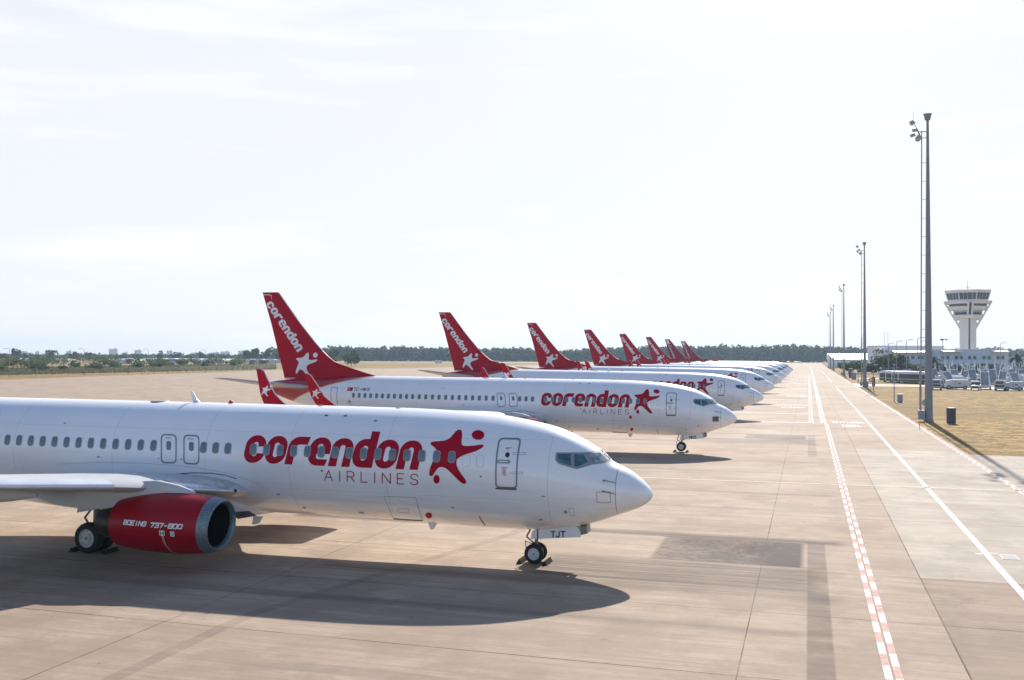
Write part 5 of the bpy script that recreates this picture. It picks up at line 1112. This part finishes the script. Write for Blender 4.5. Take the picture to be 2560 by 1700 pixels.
def tug(loc, rz, label):
    r = empty('tow_tractor', loc, rz, label, 'tow tractor', 'tow tractors in the vehicle park')
    MB().box((0, 0, .65), (3.0, 1.7, .6)).build('body', M['vehwhite'], r); MB().box((0, 0, 1.9), (1.9, 1.7, .10)).build('canopy', M['signwhite'], r)
    b = MB()
    for x in (-.85, .85):
        for y in (-.78, .78): b.tube((x, y, .9), (x, y, 1.88), .05, n=6)
    b.build('canopy_post', M['vehdark'], r); MB().box((-.87, 0, 1.42), (.04, 1.3, .5)).build('rear_window', M['bglass'], r)
    MB().box((-1.52, 0, .62), (.06, 1.4, .4)).build('rear_panel', M['vehdark'], r)
    wheels(r, (-1.0, 1.0), .75, .38); return r
# rz so that the rear (-x) faces the camera
FR = HEAD+pi/2-.44
def q(px, dep): v = cp(px, dep); v.z = .012; return v
bp = [(2251, 272, 'leftmost airport bus, dark windows over a green stripe'), (2268, 266, 'airport bus with green stripe, second from the left'), (2285, 262, 'airport bus with green stripe, third from the left'), (2302, 258, 'airport bus partly hidden by the nearest mast')]
for px, dep, lb in bp: bus(q(px, dep), FR+.85, lb)
boxtruck(q(2344, 232), FR, 'white van beside the nearest mast, tall box behind', 5.0, 2.9)
minibus(q(2341, 213), FR, 'small white van immediately right of the nearest mast', 'van')
stairs(q(2371, 222), FR+.3, 'boarding stairs just right of the nearest mast, leaning right')
boxtruck(q(2398, 216), FR+pi/2+.1, 'long low white truck seen side on, left of the small dark tractor', 3.6, 1.8)
tug(q(2437, 210), FR, 'tow tractor with canopy and dark rear, before the big stairs')
stairs(q(2463, 216), FR, 'boarding stairs seen from the foot, blue grey steps facing the camera', 3.7)
minibus(q(2500, 209), FR-.08, 'white minibus seen from the rear with a dark lower band')
stairs(q(2538, 216), FR+.15, 'boarding stairs with low white side, second from the right edge', 3.5)
boxtruck(q(2540, 208), FR+pi/2, 'low white truck side at the bottom right of the vehicle park', 2.6, 1.5)
k = 0
SL = ['boarding stairs behind the long low truck', 'boarding stairs behind and left of the tow tractor', 'boarding stairs behind the tow tractor', 'boarding stairs right behind the big blue grey steps', 'boarding stairs behind the minibus', 'boarding stairs between the minibus and the right edge', 'rear row boarding stairs at the right edge', 'rear row boarding stairs left of the minibus', 'rear row boarding stairs nearest to the tall box van']
for px, dep, a, h in ((2388, 236, .4, 3.9), (2412, 240, -.3, 3.6), (2432, 238, .3, 4.0), (2482, 240, .3, 3.9), (2508, 236, -.35, 3.6), (2528, 242, .4, 4.0), (2556, 244, -.3, 3.9), (2455, 262, -.4, 4.4), (2376, 262, .3, 4.4)):
    stairs(q(px, dep), FR+a*.3, SL[k], h); k += 1
stairs(q(2420, 270), FR-.3, 'rear row boarding stairs, top standing before the garage openings', 4.6)
stairs(q(2541, 268), FR+.3, 'rear row boarding stairs second from the right edge', 4.5)
stairs(q(2500, 272), FR+.1, 'rear row boarding stairs with a pale platform above the minibus', 4.6)
for px, dep, lb in ((2400, 252, 'white box truck in the rear row, left of the tall stairs'), (2470, 254, 'white box truck in the rear row behind the big stairs'), (2522, 256, 'white box truck in the rear row near the right edge'), (2562, 236, 'white box truck cut by the right edge')):
    boxtruck(q(px, dep), FR+.2, lb, 4.4, 2.9)
RV = random.Random(4)
for k in range(16):
    px, dep = 2338+k*14.5+RV.uniform(-3, 3), RV.choice((226, 230, 248, 250, 258, 276))
    if k % 3 == 1: o = boxtruck(q(px, dep), FR+RV.uniform(-.2, .2), 'white service truck crowded between the stairs in the vehicle park', 3.6, RV.uniform(1.9, 3.0))
    elif k % 3 == 2: o = minibus(q(px, dep), FR+RV.uniform(-.3, .3), 'white minibus crowded between the stairs in the vehicle park')
    else: o = stairs(q(px, dep), FR+RV.uniform(-.5, .5), 'white boarding stairs crowded in the rear rows of the vehicle park', RV.uniform(3.6, 5.0))
tug(q(2226, 300), FR+1.2, 'dark low tow tractor left of the buses')

# ------------------------------------------------------------------ trees and shrubs
def leaves(b, c, rx, ry, rz_, n, s, R, mi=0, lump=5):
    cl = [(R.uniform(-.6, .6)*rx, R.uniform(-.6, .6)*ry, R.uniform(-.45, .75)*rz_, R.uniform(.35, .6)) for _ in range(lump)]
    for _ in range(n):
        k = R.choice(cl); a, e = R.uniform(0, 2*pi), math.asin(R.uniform(-1, 1)); q = R.uniform(.55, 1.08)*k[3]
        x, y, z = c[0]+k[0]+rx*q*cos(e)*cos(a), c[1]+k[1]+ry*q*cos(e)*sin(a), max(.05, c[2]+k[2]+rz_*q*sin(e))
        d1 = Vector((R.uniform(-1, 1), R.uniform(-1, 1), R.uniform(-.6, .6))).normalized(); d2 = d1.cross(Vector((R.uniform(-1, 1), R.uniform(-1, 1), R.uniform(-1, 1)))).normalized()
        ss = s*R.uniform(.6, 1.3); p = Vector((x, y, z))
        b.add([p-d1*ss, p+d2*ss*.55, p+d1*ss, p-d2*ss*.55], [(0, 1, 2, 3)], mi)
def tree(name, loc, h, w, m, label, cat, group, n=260, s=.5, trunk=.35, R=rnd, lump=7):
    r = empty(name, loc, R.uniform(0, 6), label, cat, group)
    b = MB(); leaves(b, (0, 0, h*(trunk+(1-trunk)*.5)), w/2, w/2, h*(1-trunk)*.5, n, s, R, lump=lump); b.build('crown', m, r, fixn=False)
    b = MB(); b.tube((0, 0, 0), (0, 0, h*.6), .05*h*.35+.04, .03, 7)
    for k in range(4): a = k*1.6+R.uniform(0, 1); b.tube((0, 0, h*(.2+.08*k)), (w*.28*cos(a), w*.28*sin(a), h*(.5+.07*k)), .04+.006*h, .02, 5)
    b.build('trunk', M['bark'], r); return r
# left hand scrub beyond the fence
R1 = random.Random(11)
SC = []
for i in range(66):
    px = R1.uniform(-40, 660); near = i % 2
    if near: py = 930-px*.024+R1.uniform(-8, 2); hh = R1.uniform(2.0, 4.0)
    else: py = 918-px*.014+R1.uniform(-6, 3); hh = R1.uniform(3.5, 6.5)
    if px > 600: hh *= .6
    SC.append((px, py, hh))
SC += [(200, 915, 8.5), (232, 914, 7.5), (258, 916, 6.5), (130, 917, 6.5), (590, 912, 7), (30, 924, 5), (70, 922, 5.5), (545, 914, 6)]
SC.sort()
for i, (px, py, hh) in enumerate(SC):
    p = at(px, py); 
    tree('shrub', p, hh, hh*R1.uniform(1.5, 2.6), M['green1'] if i % 3 else M['green2'], 'dense green bush in the scrub belt beyond the left fence', 'bush', 'bushes in the scrub belt beyond the fence', n=300, s=.55, trunk=.04, R=R1, lump=9)
# low dry undergrowth under the bushes
b = MB()
for i in range(9000):
    px = R1.uniform(-60, 690); py = 938-px*.021+R1.uniform(-16, 0); p = at(px, py); s_ = R1.uniform(.3, .9)
    a = R1.uniform(0, pi); b.add([p+Vector((-cos(a)*s_*.6, -sin(a)*s_*.6, 0)), p+Vector((cos(a)*s_*.6, sin(a)*s_*.6, 0)), p+Vector((cos(a)*s_*.2, sin(a)*s_*.2, s_*1.3))], [(0, 1, 2)])
o = b.build('undergrowth', M['green2'], fixn=False); tag(o, kind='stuff', label='dry olive undergrowth between the bushes and the fence', cat='undergrowth')
# lone bushes near the tail of the second aeroplane
for px, py, hh, lb in ((878, 915.5, 11, 'round lone tree on the grass strip right of the biggest tail'), (832, 912, 11, 'hazy lone tree half hidden by the biggest tail fin')):
    tree('tree', at(px, py), hh, hh*1.15, M['green1'], lb, 'tree', None, n=700, s=.9, trunk=.05)
# horizon trees on the left
R2 = random.Random(5)
HT = [(33, 876, 7, 'dark slim cypress at the far left horizon'), (45, 878, 14, ''), (63, 889, 13, ''), (127, 881, 36, 'wide dark tree on the left horizon'), (182, 884, 22, ''), (222, 886, 20, ''), (400, 880, 24, 'pointed tree on the left horizon'), (443, 885, 24, 'round dark tree on the left horizon near the lamp post'), (507, 883, 20, 'compact dark tree on the left horizon'), (528, 888, 14, ''), (10, 888, 24, ''), (300, 888, 30, ''), (340, 889, 26, ''), (95, 890, 20, ''), (560, 890, 18, ''), (470, 890, 20, '')]
for px, py, w, lb in HT:
    d = 950; p = cp(px, d); H = zz(py, d)
    tree('tree', p, H, w*d/FPX, M['pine'], lb or 'hazy tree on the left horizon', 'tree', 'hazy trees on the left horizon', n=260, s=1.3, trunk=.02, R=R2)
for px, py, w in ((622, 875, 30), (640, 873, 24), (667, 873, 36), (698, 877, 26)):
    d = 900; tree('pine_tree', cp(px, d), zz(py, d), w*d/FPX, M['pine'], {622: 'leftmost dark pine left of the biggest tail', 640: 'second dark pine left of the biggest tail', 667: 'broad dark pine in the clump left of the biggest tail', 698: 'dark pine touching the biggest tail fin'}[px], 'pine', 'pines left of the biggest tail', n=420, s=1.2, trunk=.12, R=R2)
# the far wood
b = MB(); R3 = random.Random(21)
def top_at(px):
    t = [(700, 877), (800, 874), (860, 868), (930, 872), (1000, 869), (1060, 872), (1120, 870), (1200, 873), (1240, 872), (1300, 872), (1380, 880), (1450, 874), (1520, 870), (1600, 868), (1760, 866), (1900, 864), (2010, 865), (2060, 866), (2130, 868), (2200, 870), (2320, 870), (2400, 872), (2440, 870), (2560, 872), (2700, 872)]
    for A, B in zip(t, t[1:]):
        if A[0] <= px <= B[0]: return A[1]+(B[1]-A[1])*(px-A[0])/(B[0]-A[0])
    return 872
for i in range(780):
    px = 690+(2720-690)*(i % 390)/390+R3.uniform(-4, 4); row = i//390; d = 1180+row*50+R3.uniform(-20, 20)
    c = cp(px, d); H = zz(top_at(px)+R3.uniform(-1.5, 3.5), d); w = R3.uniform(5, 8.5)
    leaves(b, (c.x, c.y, H*.52), w, w, H*.5, 84, 2.1, R3, lump=6); leaves(b, (c.x, c.y, H*.18), w*1.1, w*.6, H*.22, 22, 2.2, R3, lump=3)
o = b.build('far_wood', M['pine'], fixn=False); tag(o, kind='stuff', label='long band of hazy dark wood along the horizon behind the airport', cat='wood')
b = MB()
for i in range(210):
    px = -60+i*3.7+R3.uniform(-2, 2); d = R3.uniform(1150, 1500); c = cp(px, d); H = zz(889.5+R3.uniform(-3.5, 1.5), d); w = R3.uniform(5, 9)
    leaves(b, (c.x, c.y, H*.5), w, w, H*.5, 40, 1.9, R3, lump=4)
o = b.build('distant_tree_belt', M['pine'], fixn=False); tag(o, kind='stuff', label='low hazy belt of trees along the left horizon', cat='tree belt')
# palms and garden shrubs before the buildings
def palm(px, dep, H, label):
    r = empty('palm_tree', cp(px, dep), 0, label, 'palm', 'palm trees before the pale blue buildings'); R = random.Random(px)
    MB().tube((0, 0, 0), (0, 0, H-1), .38, .28, 10).build('trunk', M['bark'], r)
    b = MB()
    for k in range(46):
        a = R.uniform(0, 2*pi); el = R.uniform(-.5, 1.2); Lf = R.uniform(3.6, 4.8); pts = []
        for j in range(7):
            t = j/6; pts.append(Vector((cos(a)*Lf*t*cos(el*(1-t*.3)), sin(a)*Lf*t*cos(el*(1-t*.3)), H-1+Lf*(t*sin(el)-.62*t*t))))
        sd = Vector((-sin(a), cos(a), 0))
        for j in range(6):
            w0, w1 = .55*sin(pi*(j/6*.85+.12)), .55*sin(pi*((j+1)/6*.85+.12))
            b.add([pts[j]-sd*w0, pts[j]+sd*w0, pts[j+1]+sd*w1, pts[j+1]-sd*w1], [(0, 1, 2, 3)])
    b.build('fronds', M['palm'], r, fixn=False)
palm(int(cx1(815)), 430, zz(cy1(880), 430), 'palm tree with drooping fronds, left of the pair before the building')
palm(int(cx1(925)), 432, zz(cy1(880), 432), 'palm tree with full crown, right of the pair before the building')
palm(int(cx1(2040)), 440, zz(cy1(880), 440), 'palm tree at the right edge beyond the tower building')
palm(int(cx1(1235)), 440, zz(cy1(905), 440), 'palm tree close right of the nearest mast')
for px, dep, hh, w, lb, mm in ((2121, 400, 5, 9, 'low green bush left of the second mast', 'green1'), (2134, 405, 5.5, 9, 'green bush between the third and second masts', 'green1'), (2158, 410, 4, 8, 'low green bush touching the second mast', 'green1'), (2206, 400, 9.0, 11, 'big green garden bush left of the palm pair', 'green1'), (2220, 402, 8, 9, 'yellowish green garden bush under the left palm', 'green2'), (2243, 402, 8, 9, 'grey green tree between the palms', 'green2'), (2288, 400, 4, 10, 'light green low shrub behind the buses', 'green2'), (2360, 400, 4, 14, 'dark hedge behind the stairs, left part', 'pine'), (2410, 400, 4, 14, 'dark hedge behind the stairs, middle part', 'pine'), (2460, 402, 4, 14, 'dark hedge behind the stairs, right part', 'pine'), (2545, 398, 5, 14, 'green shrub at the right edge under the palm', 'green1'), (2180, 402, 3.6, 8, 'low dark shrub right of the second mast', 'pine')):
    tree('garden_bush', cp(px, dep), hh, w, M[mm], lb, 'bush', 'garden bushes before the buildings', n=420, s=.7, trunk=.05)

# ------------------------------------------------------------------ left boundary: fence, lamps, greenhouses, town
fp = [at(-60, 944), at(0, 941), at(250, 936.5), at(450, 932.5), at(620, 926), at(700, 921)]
r = empty('boundary_fence', fp[0], 0, 'long dark wire fence along the left edge of the apron', 'fence')
b = MB(); posts = []
for A, B in zip(fp, fp[1:]):
    n = max(2, int((B-A).length/5.5))
    for k in range(n): posts.append(A.lerp(B, k/n)-fp[0])
for pz in posts[:95]: MB().tube(pz, pz+Vector((0, 0, 2.3)), .07, n=5).build('post', M['fence'], r)
for A, B in zip(fp, fp[1:]):
    for z in (.3, .6, .9, 1.2, 1.5, 1.8, 2.1, 2.3): b.tube(A-fp[0]+Vector((0, 0, z)), B-fp[0]+Vector((0, 0, z)), .022, n=4)
b.build('wire', M['fence'], r)
for k, (px, py, top) in enumerate(((23, 943, 877), (210, 940, 877), (371, 935, 877), (514, 932, 879))):
    p = at(px, py); d = p.dot(FWD); H = zz(top, d)
    rr_ = empty('street_lamp', p, HEAD, 'thin street lamp on the left boundary, %s of four' % ['first from the left', 'second from the left', 'third from the left', 'rightmost'][k], 'street lamp', 'street lamps along the left boundary')
    MB().tube((0, 0, 0), (0, 0, H), .10, .06, 8).build('pole_shaft', M['pole'], rr_)
    MB().path([(0, 0, H), (-.5, 0, H+.25), (-1.4, 0, H+.3)], .05).build('lamp_arm', M['pole'], rr_); MB().box((-1.6, 0, H+.28), (.7, .25, .12)).build('lamp_head', M['lampgrey'], rr_)
for k, (pa, pb, yy, d) in enumerate(((-40, 150, 899.5, 800), (255, 330, 900, 760), (300, 470, 898, 820), (420, 560, 898.5, 840), (520, 720, 899, 880))):
    c0, c1 = cp(pa, d), cp(pb, d); H = zz(yy, d); L = (c1-c0).length
    rr_ = empty('greenhouse', c0, HEAD, ['white greenhouse roof at the far left', 'short white greenhouse behind the scrub', 'long white greenhouse behind the middle of the scrub', 'white greenhouse left of the pine clump', 'white greenhouse under the pine clump'][k], 'greenhouse', 'white greenhouses behind the scrub')
    n = max(3, int(L/9)); b = MB()
    MB().box((L/2, 15, (H-.9)/2), (L, 30, H-.9)).build('wall', M['greenhouse'], rr_)
    for i in range(n):
        x0, x1 = L*i/n, L*(i+1)/n; b.prism([(x0, H-.9), (x1, H-.9), ((x0*.3+x1*.7), H-.1), ((x0+x1)/2, H), ((x0*.7+x1*.3), H-.1)], lambda a, z, t: Vector((a, t, z)), -.1, 30.1)
    b.build('roof', M['greenhouse'], rr_)
R4 = random.Random(9)
cl = sorted([(R4.uniform(-20, 700), R4.uniform(878, 890), R4.uniform(8, 26)) for _ in range(12)]+[(283, 874, 22), (345, 877, 18), (60, 882, 20)])
for i, (px, yy, w) in enumerate(cl):
    d = 2500; L = w*d/FPX; H = zz(min(yy+3.5, 888), d)+3; rr_ = empty('apartment_block', cp(px, d), HEAD, 'faint pale block of the distant town on the left horizon', 'building', 'distant town blocks')
    MB().box((0, 8, H/2), (L, 16, H)).build('wall', M['city'], rr_); MB().box((L*.15, 8, H+1), (L*.3, 6, 2)).build('roof', M['city'], rr_)
    nf = max(2, int(H/4)); b = MB()
    for f in range(nf): b.box((0, -.05, 2.5+f*(H-2)/nf), (L*.9, .3, .9))
    b.build('window', M['cab_light'], rr_)
# specks on the far runway
for k, (px, lb) in enumerate(((1098, 'tiny vehicle on the far runway left of the second tail'), (1240, 'tiny vehicle on the far runway, between second and third tails'))):
    boxtruck(cp(px, 880), FR+pi/2, lb, 5, 2.6)

# ------------------------------------------------------------------ haze
m = bpy.data.materials.new('haze'); m.use_nodes = True; nt = m.node_tree; nt.nodes.clear()
out = nt.nodes.new('ShaderNodeOutputMaterial'); pv = nt.nodes.new('ShaderNodeVolumePrincipled')
pv.inputs['Color'].default_value = (0.60, 0.80, 1.0, 1); pv.inputs['Density'].default_value = 0.00015; pv.inputs['Anisotropy'].default_value = 0.2
nt.links.new(pv.outputs['Volume'], out.inputs['Volume'])
b = MB(); b.box((-1000, 1250, 29.5), (5300, 4000, 61)); o = b.build('haze', m); tag(o, kind='stuff', label='thin pale summer haze over the airfield', cat='haze')
